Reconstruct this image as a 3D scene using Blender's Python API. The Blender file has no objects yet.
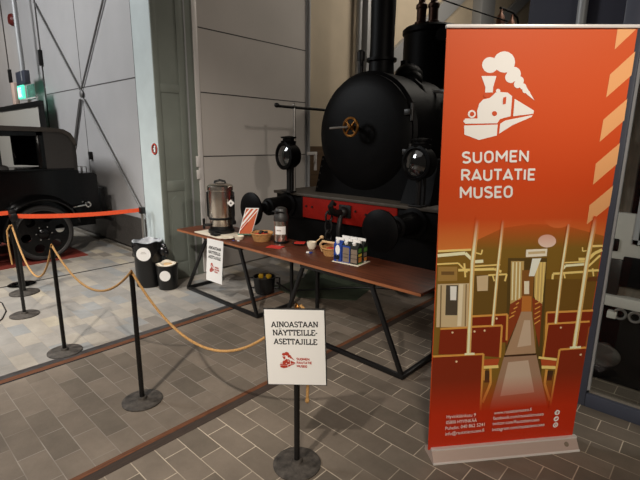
import bpy, bmesh, math, random
from mathutils import Vector, Matrix
R = math.radians
random.seed(7)
sc = bpy.context.scene
COL = sc.collection

# ---------------------------------------------------------------- camera, world, lights, exposure
cam_d = bpy.data.cameras.new('camera')
cam_d.sensor_fit = 'HORIZONTAL'; cam_d.sensor_width = 36.0
cam_d.lens = 36.0 * 440.0 / 640.0
cam_d.clip_start = 0.05; cam_d.clip_end = 200
cam = bpy.data.objects.new('camera', cam_d); COL.objects.link(cam)
cam.matrix_world = (Matrix.Translation((0, 0, 1.8)) @ Matrix.Rotation(R(42.5), 4, 'Z')
                    @ Matrix.Rotation(R(90 - 12.6), 4, 'X') @ Matrix.Rotation(R(0.6), 4, 'Z'))
sc.camera = cam

w = bpy.data.worlds.new('hall_ambient'); sc.world = w; w.use_nodes = True
w.node_tree.nodes['Background'].inputs[0].default_value = (1.0, 0.93, 0.86, 1)
w.node_tree.nodes['Background'].inputs[1].default_value = 0.025

def lamp(name, kind, loc, target, energy, color, **kw):
    d = bpy.data.lights.new(name, kind); d.energy = energy; d.color = color
    for k, v in kw.items(): setattr(d, k, v)
    o = bpy.data.objects.new(name, d); COL.objects.link(o); o.location = loc
    o.rotation_euler = (Vector(target) - Vector(loc)).to_track_quat('-Z', 'Y').to_euler()
    return o
lamp('key_spot_light', 'SPOT', (-0.9, -1.7, 4.7), (-4.4, 1.3, 0.0), 950, (1.0, 0.93, 0.85),
     spot_size=R(66), spot_blend=0.7, shadow_soft_size=0.08)
lamp('second_spot_light', 'SPOT', (-4.6, -1.6, 5.8), (-6.0, 1.1, 0.0), 1350, (1.0, 0.97, 0.92),
     spot_size=R(52), spot_blend=0.8, shadow_soft_size=0.35)
lamp('banner_spot_light', 'SPOT', (2.6, -3.4, 4.2), (-0.9, 2.3, 0.6), 1230, (1.0, 0.91, 0.79),
     spot_size=R(38), spot_blend=0.9, shadow_soft_size=0.5)
lamp('gate_area_light', 'AREA', (-9.5, -2.5, 6.0), (-9.0, 3.2, 1.6), 600, (0.95, 0.98, 1.0), size=2.5)
lamp('corner_spot_light', 'SPOT', (-13.0, 0.3, 5.6), (-13.6, 3.2, 2.6), 160, (1.0, 0.82, 0.62),
     spot_size=R(70), spot_blend=0.9, shadow_soft_size=0.3)
lamp('side_spot_light', 'SPOT', (1.6, 1.7, 3.5), (-4.6, 4.3, 1.6), 240, (1.0, 0.91, 0.81),
     spot_size=R(60), spot_blend=0.7, shadow_soft_size=0.12)
lamp('ceiling_area_light', 'AREA', (-6.0, -1.0, 6.2), (-5.2, 1.5, 0), 50, (1.0, 0.96, 0.91), size=5.0)
lamp('far_wall_area_light', 'AREA', (-2.8, 8.5, 6.2), (-5.4, 8.5, 3.2), 165, (1.0, 0.92, 0.8), size=2.5)

vs = sc.view_settings
vs.view_transform = 'Standard'; vs.look = 'None'; vs.exposure = 0.0; vs.gamma = 1.0
vs.use_curve_mapping = False

# ---------------------------------------------------------------- helpers
def lin(c):
    f = lambda v: v / 12.92 if v <= 0.04045 else ((v + 0.055) / 1.055) ** 2.4
    return tuple(f(v / 255.0) for v in c) + (1.0,)

def mat(name, c, rough=0.6, metal=0.0, var=0.0, vscale=6.0, bump=0.0, bscale=60.0, spec=None, emit=None, emit_c=None, trans=0.0, coat=0.0, stretch=None):
    """Procedural principled material; c is an sRGB triple; var mixes in a noise tint, bump adds fine relief."""
    m = bpy.data.materials.new(name); m.use_nodes = True
    nt = m.node_tree; b = nt.nodes['Principled BSDF']
    b.inputs['Base Color'].default_value = lin(c)
    b.inputs['Roughness'].default_value = rough; b.inputs['Metallic'].default_value = metal
    if spec is not None: b.inputs['Specular IOR Level'].default_value = spec
    if coat: b.inputs['Coat Weight'].default_value = coat; b.inputs['Coat Roughness'].default_value = 0.08
    if trans: b.inputs['Transmission Weight'].default_value = trans
    if emit:
        b.inputs['Emission Color'].default_value = lin(emit_c or c); b.inputs['Emission Strength'].default_value = emit
    tc = nt.nodes.new('ShaderNodeTexCoord')
    src = tc.outputs['Object']
    if stretch:
        mp = nt.nodes.new('ShaderNodeMapping'); mp.inputs['Scale'].default_value = stretch
        nt.links.new(src, mp.inputs['Vector']); src = mp.outputs['Vector']
    if var:
        n = nt.nodes.new('ShaderNodeTexNoise'); n.inputs['Scale'].default_value = vscale; n.inputs['Detail'].default_value = 6
        nt.links.new(src, n.inputs['Vector'])
        r = nt.nodes.new('ShaderNodeValToRGB')
        r.color_ramp.elements[0].position = 0.3; r.color_ramp.elements[1].position = 0.7
        a = lin(c)
        r.color_ramp.elements[0].color = tuple(max(0, v * (1 - var)) for v in a[:3]) + (1,)
        r.color_ramp.elements[1].color = tuple(min(1, v * (1 + var)) for v in a[:3]) + (1,)
        nt.links.new(n.outputs['Fac'], r.inputs['Fac']); nt.links.new(r.outputs['Color'], b.inputs['Base Color'])
    if bump:
        n2 = nt.nodes.new('ShaderNodeTexNoise'); n2.inputs['Scale'].default_value = bscale; n2.inputs['Detail'].default_value = 4
        nt.links.new(src, n2.inputs['Vector'])
        bp = nt.nodes.new('ShaderNodeBump'); bp.inputs['Strength'].default_value = bump; bp.inputs['Distance'].default_value = 0.01
        nt.links.new(n2.outputs['Fac'], bp.inputs['Height']); nt.links.new(bp.outputs['Normal'], b.inputs['Normal'])
    return m

def frame(axis):
    z = Vector(axis).normalized()
    x = z.orthogonal().normalized(); y = z.cross(x)
    return Matrix((x, y, z)).transposed().to_4x4()

class MB:
    """collects shapes in world coordinates into one mesh"""
    def __init__(s): s.bm = bmesh.new(); s.cl = None
    def box(s, x0, x1, y0, y1, z0, z1, bev=0.0, seg=2):
        return s.obox(((x0+x1)/2, (y0+y1)/2, (z0+z1)/2), (x1-x0, y1-y0, z1-z0), None, bev, seg)
    def obox(s, c, size, rot=None, bev=0.0, seg=2):
        r = bmesh.ops.create_cube(s.bm, size=1.0); vs_ = r['verts']
        bmesh.ops.scale(s.bm, vec=size, verts=vs_)
        if bev:
            es = {e for v in vs_ for e in v.link_edges}
            rb = bmesh.ops.bevel(s.bm, geom=list(es), offset=bev, segments=seg, affect='EDGES', profile=0.5)
            vs_ = list({v for f in rb['faces'] for v in f.verts} | {v for v in vs_ if v.is_valid})
        M = Matrix.Translation(c) @ (rot.to_4x4() if rot else Matrix())
        bmesh.ops.transform(s.bm, matrix=M, verts=vs_)
        return s
    def bar(s, p, q, w_, h, up=(0, 0, 1), bev=0.0):
        p, q = Vector(p), Vector(q); d = (q-p); L = d.length; d.normalize()
        u = Vector(up); x = d.cross(u)
        if x.length < 1e-4: x = d.orthogonal()
        x.normalize(); z = x.cross(d)
        return s.obox((p+q)/2, (w_, L, h), Matrix((x, d, z)).transposed(), bev)
    def cyl(s, p, q, r0, r1=None, seg=24):
        p, q = Vector(p), Vector(q); d = q-p
        r1 = r0 if r1 is None else r1
        return s.lathe([(0, 0), (r0, 0), (r1, d.length), (0, d.length)], p, d, seg)
    def lathe(s, prof, base=(0, 0, 0), axis=(0, 0, 1), seg=32):
        M = Matrix.Translation(base) @ frame(axis); bm = s.bm; rings = []
        for r, h in prof:
            if r < 1e-6: rings.append([bm.verts.new(M @ Vector((0, 0, h)))])
            else: rings.append([bm.verts.new(M @ Vector((r*math.cos(2*math.pi*k/seg), r*math.sin(2*math.pi*k/seg), h))) for k in range(seg)])
        for a, b in zip(rings, rings[1:]):
            if len(a) == 1 and len(b) == 1: continue
            for k in range(seg):
                j = (k+1) % seg
                if len(a) == 1: bm.faces.new((a[0], b[j], b[k]))
                elif len(b) == 1: bm.faces.new((a[k], a[j], b[0]))
                else: bm.faces.new((a[k], a[j], b[j], b[k]))
        return s
    def tube(s, pts, r, seg=8, closed=False):
        pts = [Vector(p) for p in pts]; bm = s.bm; n = len(pts); rings = []
        prev = None
        for i, p in enumerate(pts):
            if closed: d = pts[(i+1) % n]-pts[i-1]
            else: d = pts[min(i+1, n-1)]-pts[max(i-1, 0)]
            d.normalize()
            if prev is None: x = d.orthogonal().normalized()
            else:
                x = prev - d*prev.dot(d); x = x.normalized() if x.length > 1e-5 else d.orthogonal().normalized()
            prev = x; y = d.cross(x)
            rr = r[i] if isinstance(r, (list, tuple)) else r
            rings.append([bm.verts.new(p + x*rr*math.cos(2*math.pi*k/seg) + y*rr*math.sin(2*math.pi*k/seg)) for k in range(seg)])
        for i in range(n if closed else n-1):
            a, b = rings[i], rings[(i+1) % n]
            for k in range(seg): bm.faces.new((a[k], a[(k+1) % seg], b[(k+1) % seg], b[k]))
        if not closed:
            bm.faces.new(list(reversed(rings[0]))); bm.faces.new(rings[-1])
        return s
    def torus(s, c, axis, Rr, r, seg=36, rs=8):
        M = Matrix.Translation(c) @ frame(axis)
        return s.tube([M @ Vector((Rr*math.cos(2*math.pi*k/seg), Rr*math.sin(2*math.pi*k/seg), 0)) for k in range(seg)], r, rs, True)
    def prism(s, pts, vec):
        """planar polygon pushed along vec"""
        bm = s.bm; v = Vector(vec)
        a = [bm.verts.new(Vector(p)) for p in pts]; b = [bm.verts.new(Vector(p)+v) for p in pts]
        bm.faces.new(list(reversed(a))); bm.faces.new(b)
        for k in range(len(a)):
            j = (k+1) % len(a); bm.faces.new((a[k], a[j], b[j], b[k]))
        return s
    def flat(s, pts, color=None):
        f = s.bm.faces.new([s.bm.verts.new(Vector(p)) for p in pts])
        if color is not None:
            if s.cl is None: s.cl = s.bm.loops.layers.float_color.new('print')
            for l in f.loops: l[s.cl] = color
        return s
    def ball(s, c, r, sc_=(1, 1, 1), seg=16):
        rr = bmesh.ops.create_uvsphere(s.bm, u_segments=seg, v_segments=max(6, seg//2), radius=r)
        bmesh.ops.transform(s.bm, matrix=Matrix.Translation(c) @ Matrix.Diagonal((*sc_, 1)), verts=rr['verts'])
        return s
    def build(s, name, m, parent=None, origin=None, smooth=True, angle=38, fix=True, **props):
        if parent is not None: o0 = ORIG[parent.name]
        else: o0 = Vector(origin) if origin is not None else Vector((0, 0, 0))
        bmesh.ops.translate(s.bm, vec=-o0, verts=s.bm.verts)
        if fix: bmesh.ops.recalc_face_normals(s.bm, faces=s.bm.faces)
        me = bpy.data.meshes.new(name); s.bm.to_mesh(me); s.bm.free()
        if smooth:
            me.shade_smooth(); me.set_sharp_from_angle(angle=R(angle))
        me.materials.append(m)
        o = bpy.data.objects.new(name, me); COL.objects.link(o)
        if parent is not None: o.parent = parent
        else: o.location = o0
        ORIG[o.name] = o0
        for k, v in props.items(): o[k] = v
        return o
ORIG = {}

def thing(name, loc, label, cat, group=None):
    o = bpy.data.objects.new(name, None); COL.objects.link(o); o.location = loc
    o.empty_display_size = 0.1; ORIG[o.name] = Vector(loc)
    o['label'] = label; o['category'] = cat
    if group: o['group'] = group
    return o
def tag(o, label, cat, group=None):
    o['label'] = label; o['category'] = cat
    if group: o['group'] = group
    return o
def copy_thing(root, loc, label, rotz=0.0):
    r = root.copy(); COL.objects.link(r); r.location = loc; r.rotation_euler = (0, 0, rotz); r['label'] = label
    ORIG[r.name] = Vector(loc)
    for ch in list(root.children):
        c = ch.copy(); COL.objects.link(c); c.parent = r
        for g in list(ch.children):
            d = g.copy(); COL.objects.link(d); d.parent = c
    return r
def struct(o): o['kind'] = 'structure'; return o

def text_mesh(body, bold=0.0):
    """flat glyph outlines as (list of polygons); x starts at 0, cap height 1"""
    cu = bpy.data.curves.new('t', 'FONT'); cu.body = body; cu.size = 1.0; cu.offset = bold; cu.resolution_u = 3
    ob = bpy.data.objects.new('t', cu); COL.objects.link(ob)
    dg = bpy.context.evaluated_depsgraph_get(); dg.update()
    me = bpy.data.meshes.new_from_object(ob.evaluated_get(dg))
    vsx = [v.co.copy() for v in me.vertices]; fs = [list(p.vertices) for p in me.polygons]
    bpy.data.objects.remove(ob); bpy.data.meshes.remove(me); bpy.data.curves.remove(cu)
    return vsx, fs
def put_text(mb, body, P0, P1, UP, color=None, bold=0.0, cap=0.72):
    """lays text from baseline point P0 to P1 with cap height vector UP (all world vectors)"""
    vsx, fs = text_mesh(body, bold)
    x0 = min(v.x for v in vsx); x1 = max(v.x for v in vsx)
    P0, P1, UP = Vector(P0), Vector(P1), Vector(UP)
    for f in fs:
        mb.flat([P0 + (P1-P0)*((vsx[i].x-x0)/(x1-x0)) + UP*(vsx[i].y/cap) for i in f], color)

# slab-serif strokes: glyph -> (width, strokes, serif points)
def arc(cx, cy, rx, ry, a0, a1, n=10): return [(cx+rx*math.cos(R(a0+(a1-a0)*k/n)), cy+ry*math.sin(R(a0+(a1-a0)*k/n))) for k in range(n+1)]
GLY = {
 'A': (1.0, [[(.12, 0), (.5, 1)], [(.5, 1), (.88, 0)], [(.25, .33), (.75, .33)]], [(.12, 0), (.88, 0)]),
 'I': (.5, [[(.25, 0), (.25, 1)]], [(.25, 0), (.25, 1)]),
 'N': (1.0, [[(.18, 0), (.18, 1)], [(.18, 1), (.82, 0)], [(.82, 0), (.82, 1)]], [(.18, 0), (.82, 1), (.14, 1)]),
 'O': (.96, [arc(.48, .5, .38, .46, 0, 360, 18)], []),
 'S': (.78, [arc(.4, .74, .27, .24, 20, 270, 8) + arc(.4, .26, .28, .24, 90, -160, 8)[1:]], []),
 'T': (.86, [[(.43, 0), (.43, 1)], [(.06, .97), (.8, .97)], [(.07, .97), (.07, .72)], [(.79, .97), (.79, .72)]], [(.43, 0)]),
 'E': (.82, [[(.18, 0), (.18, 1)], [(.06, .97), (.74, .97)], [(.18, .52), (.56, .52)], [(.06, .03), (.76, .03)], [(.75, .03), (.75, .25)], [(.73, .97), (.73, .77)]], []),
 'L': (.76, [[(.2, 0), (.2, 1)], [(.06, .03), (.7, .03)], [(.7, .03), (.7, .3)]], [(.2, 1)]),
 'J': (.66, [[(.45, 1), (.45, .25)] + arc(.25, .24, .2, .22, 0, -170, 6)], [(.45, 1)]),
 'Y': (.92, [[(.1, 1), (.46, .45)], [(.82, 1), (.46, .45)], [(.46, .45), (.46, 0)]], [(.12, 1), (.8, 1), (.46, 0)]),
 '-': (.45, [[(.05, .42), (.4, .42)]], []),
}
GLY['Ä'] = (1.0, GLY['A'][1] + [[(.26, 1.2), (.4, 1.2)], [(.6, 1.2), (.74, 1.2)]], GLY['A'][2])
DIN = {
 'S': (.66, [arc(.33, .735, .22, .20, 25, 270, 9) + arc(.33, .275, .23, .215, 90, -155, 9)[0:]]),
 'U': (.72, [[(.13, .94), (.13, .33)] + arc(.36, .30, .23, .235, 180, 360, 10) + [(.59, .33), (.59, .94)]]),
 'O': (.74, [[(.13, .66)] + arc(.37, .65, .24, .29, 180, 0, 10) + [(.61, .35)] + arc(.37, .35, .24, .29, 0, -180, 10) + [(.13, .66)]]),
 'M': (.90, [[(.13, .06), (.13, .94), (.45, .36), (.77, .94), (.77, .06)]]),
 'E': (.62, [[(.55, .065), (.13, .065), (.13, .935), (.55, .935)], [(.13, .5), (.49, .5)]]),
 'N': (.76, [[(.13, .06), (.13, .94), (.63, .06), (.63, .94)]]),
 'R': (.70, [[(.13, .06), (.13, .935), (.36, .935)] + arc(.36, .71, .23, .225, 90, -90, 9) + [(.13, .485)], [(.36, .485), (.60, .06)]]),
 'A': (.74, [[(.08, .06), (.37, .94), (.66, .06)], [(.18, .27), (.56, .27)]]),
 'T': (.62, [[(.31, .06), (.31, .935)], [(.05, .935), (.57, .935)]]),
 'I': (.28, [[(.14, .06), (.14, .94)]]),
}
def put_din(mb, body, P0, P1, UP, wd=0.195):
    P0, P1, UP = Vector(P0), Vector(P1), Vector(UP)
    tot = sum(DIN[c][0] for c in body); EX = (P1-P0)/tot; x = 0.0
    NZ = EX.cross(UP).normalized()*0.00002; cnt = 0
    for c in body:
        for st in DIN[c][1]:
            P = [Vector(((px+x)*EX.length, py*UP.length)) for px, py in st]; hw_ = wd*UP.length/2
            W3 = lambda v: P0 + EX.normalized()*v.x + UP.normalized()*v.y + NZ*cnt
            for a, b in zip(P, P[1:]):
                d = b-a; d.normalize(); n = Vector((-d.y, d.x))*hw_
                cnt += 1; mb.flat([W3(a+n), W3(b+n), W3(b-n), W3(a-n)])
            for v in P[1:-1]:
                cnt += 1; mb.flat([W3(v+Vector((hw_*math.cos(t*math.pi/5), hw_*math.sin(t*math.pi/5)))) for t in range(10)])
        x += DIN[c][0]
def put_serif(mb, body, P0, P1, UP, wd=0.19):
    P0, P1, UP = Vector(P0), Vector(P1), Vector(UP)
    tot = sum(GLY[c][0] for c in body); EX = (P1-P0)/tot; x = 0.0
    def q(a, b, t):
        # keep stroke width about even whatever the stretch
        dx, dy = (b[0]-a[0])*EX.length, (b[1]-a[1])*UP.length; l = math.hypot(dx, dy) or 1e-6
        h = t*UP.length/2; nx, ny = -dy/l*h/EX.length, dx/l*h/UP.length
        mb.flat([P0+EX*(x+px)+UP*py for px, py in ((a[0]+nx, a[1]+ny), (b[0]+nx, b[1]+ny), (b[0]-nx, b[1]-ny), (a[0]-nx, a[1]-ny))])
    for c in body:
        g = GLY[c]
        for st in g[1]:
            for a, b in zip(st, st[1:]): q(a, b, wd)
        for sx, sy in g[2]:
            yy = .04 if sy == 0 else .96
            q((sx-.17, yy), (sx+.17, yy), wd*.75)
        x += g[0]

# printed artwork of the banner, in metres on its cloth; LOGO is normalised
LOGO=[
('w',[(0.3976,0.9619),(0.3836,0.9991),(0.3551,1.0296),(0.3162,1.0494),(0.2729,1.0552),(0.2316,1.0465),(0.1985,1.0244),(0.1787,0.9922),(0.1752,0.955),(0.1886,0.918),(0.2168,0.8872),(0.2557,0.8669),(0.2993,0.8608),(0.3412,0.8695),(0.3746,0.8919),(0.3944,0.9244)]),
('w',[(0.6306,1.0064),(0.6112,1.0561),(0.5722,1.0971),(0.5193,1.1235),(0.4606,1.1311),(0.4048,1.1194),(0.3604,1.0895),(0.3342,1.0465),(0.3298,0.9965),(0.3482,0.9468),(0.3865,0.9053),(0.4397,0.8782),(0.499,0.8698),(0.5557,0.8817),(0.6004,0.9119),(0.6269,0.9558)]),
('w',[(0.7347,0.8646),(0.7219,0.8974),(0.6957,0.9247),(0.6609,0.9425),(0.6219,0.9477),(0.585,0.9401),(0.5559,0.9204),(0.5388,0.8919),(0.5362,0.8585),(0.5487,0.8256),(0.5743,0.798),(0.6094,0.78),(0.6486,0.7745),(0.6858,0.7823),(0.7152,0.8021),(0.7323,0.8312)]),
('w',[(0.6745,0.816),(0.6643,0.8419),(0.644,0.8634),(0.6164,0.8777),(0.5859,0.8817),(0.5568,0.8756),(0.5339,0.8602),(0.5202,0.8378),(0.5182,0.8114),(0.528,0.7855),(0.5484,0.7637),(0.5757,0.7495),(0.6065,0.7451),(0.6359,0.7512),(0.6588,0.7669),(0.6725,0.7896)]),
('w',[(0.7916,0.7786),(0.7832,0.8001),(0.7663,0.8178),(0.7434,0.8294),(0.7184,0.8329),(0.6943,0.828),(0.6754,0.8152),(0.6643,0.7966),(0.6629,0.7751),(0.671,0.7536),(0.6879,0.7355),(0.7108,0.7239),(0.7361,0.7204),(0.7602,0.7254),(0.7791,0.7382),(0.7902,0.7568)]),
('w',[(0.7634,0.7306),(0.7565,0.7483),(0.7422,0.7634),(0.7233,0.773),(0.7021,0.7759),(0.6821,0.7719),(0.6664,0.7614),(0.6571,0.7457),(0.6559,0.7277),(0.6626,0.7097),(0.6768,0.6949),(0.6957,0.685),(0.7169,0.6818),(0.737,0.6861),(0.753,0.6966),(0.762,0.7123)]),
('w',[(0.8393,0.7074),(0.8332,0.7228),(0.821,0.7358),(0.8044,0.7443),(0.7858,0.7469),(0.7687,0.7434),(0.7547,0.7341),(0.7469,0.7204),(0.7457,0.7047),(0.7518,0.6893),(0.764,0.6763),(0.7806,0.6675),(0.7992,0.6649),(0.8166,0.6684),(0.8303,0.6777),(0.8384,0.6914)]),
('w',[(0.8692,0.6571),(0.864,0.6704),(0.8535,0.6815),(0.8396,0.6888),(0.8239,0.6911),(0.8091,0.6879),(0.7974,0.68),(0.7908,0.6687),(0.7899,0.655),(0.7951,0.642),(0.8056,0.6306),(0.8195,0.6237),(0.8352,0.6213),(0.85,0.6242),(0.8617,0.6321),(0.8686,0.6437)]),
('w',[(0.9067,0.6295),(0.9029,0.6391),(0.8954,0.6472),(0.8849,0.6524),(0.8736,0.6542),(0.8628,0.6518),(0.8541,0.646),(0.8495,0.6376),(0.8486,0.628),(0.8524,0.6181),(0.8602,0.61),(0.8704,0.6048),(0.882,0.603),(0.8928,0.6053),(0.9012,0.6112),(0.9061,0.6196)]),
('w',[(0.8265,0.7196),(0.989,0.5315),(0.855,0.612)]),
('w',[(0.1825,0.8204),(0.3923,0.8265),(0.3665,0.6824),(0.3717,0.6193),(0.2618,0.6167),(0.2563,0.6856)]),
('w',[(0.1988,0.2828),(0.1796,0.3761),(0.1959,0.4725),(0.2453,0.5278),(0.3351,0.549),(0.3795,0.5879),(0.4106,0.6205),(0.4737,0.6283),(0.5818,0.6245),(0.6536,0.5786),(0.671,0.3203),(0.5237,0.2816),(0.4882,0.2252),(0.0288,0.2116),(0,0.2435),(0.0206,0.2796)]),
('w',[(0.4754,0.6411),(0.469,0.655),(0.456,0.6652),(0.4394,0.6684),(0.424,0.6643),(0.4138,0.6536),(0.4115,0.6393),(0.4179,0.6254),(0.431,0.6152),(0.4475,0.6117),(0.4629,0.6161),(0.4731,0.6266)]),
('w',[(0.6946,0.5475),(1,0.4016),(1,0.3589),(0.7076,0.3208)]),
('w',[(0.0174,0.1886),(0.4978,0.209),(0.5074,0.0631),(0.2531,0),(0.0349,0.0706)]),
('w',[(0.5327,0.2194),(0.5992,0.2633),(0.9916,0.3423),(0.9776,0.3156),(0.7181,0.2058),(0.5371,0.0869)]),
('w',[(0.1665,0.3403),(0.1595,0.3601),(0.145,0.3763),(0.1253,0.3871),(0.1032,0.3906),(0.082,0.3862),(0.0651,0.3749),(0.0546,0.358),(0.0529,0.3383),(0.0596,0.3188),(0.0738,0.3022),(0.0936,0.2912),(0.116,0.2877),(0.1372,0.2921),(0.1543,0.3037),(0.1645,0.3205)]),
('o',[(0.1415,0.34),(0.1369,0.3525),(0.1267,0.3624),(0.113,0.3676),(0.0988,0.3673),(0.0869,0.3615),(0.0793,0.3514),(0.0776,0.3389),(0.0822,0.3264),(0.0924,0.3162),(0.1058,0.311),(0.12,0.3112),(0.1322,0.3171),(0.1398,0.3272)]),
('o',[(0.3162,0.5833),(0.3107,0.5969),(0.2993,0.6077),(0.2845,0.6135),(0.2688,0.6129),(0.2554,0.6065),(0.247,0.5955),(0.2453,0.5815),(0.2508,0.5681),(0.2618,0.5574),(0.277,0.5516),(0.2926,0.5519),(0.306,0.5583),(0.3144,0.5696)]),
('o',[(0.4664,0.3525),(0.4609,0.3665),(0.4493,0.3775),(0.4342,0.3833),(0.4179,0.383),(0.4045,0.3766),(0.3961,0.365),(0.3944,0.3511),(0.3999,0.3371),(0.4115,0.3261),(0.4269,0.32),(0.4429,0.3203),(0.4566,0.3266),(0.465,0.3383)]),
('o',[(0.5266,0.5597),(0.5684,0.5702),(0.5745,0.4807),(0.5327,0.4702)])]
LOGO_AT=(0.0005,1.759,0.3441)
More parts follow.
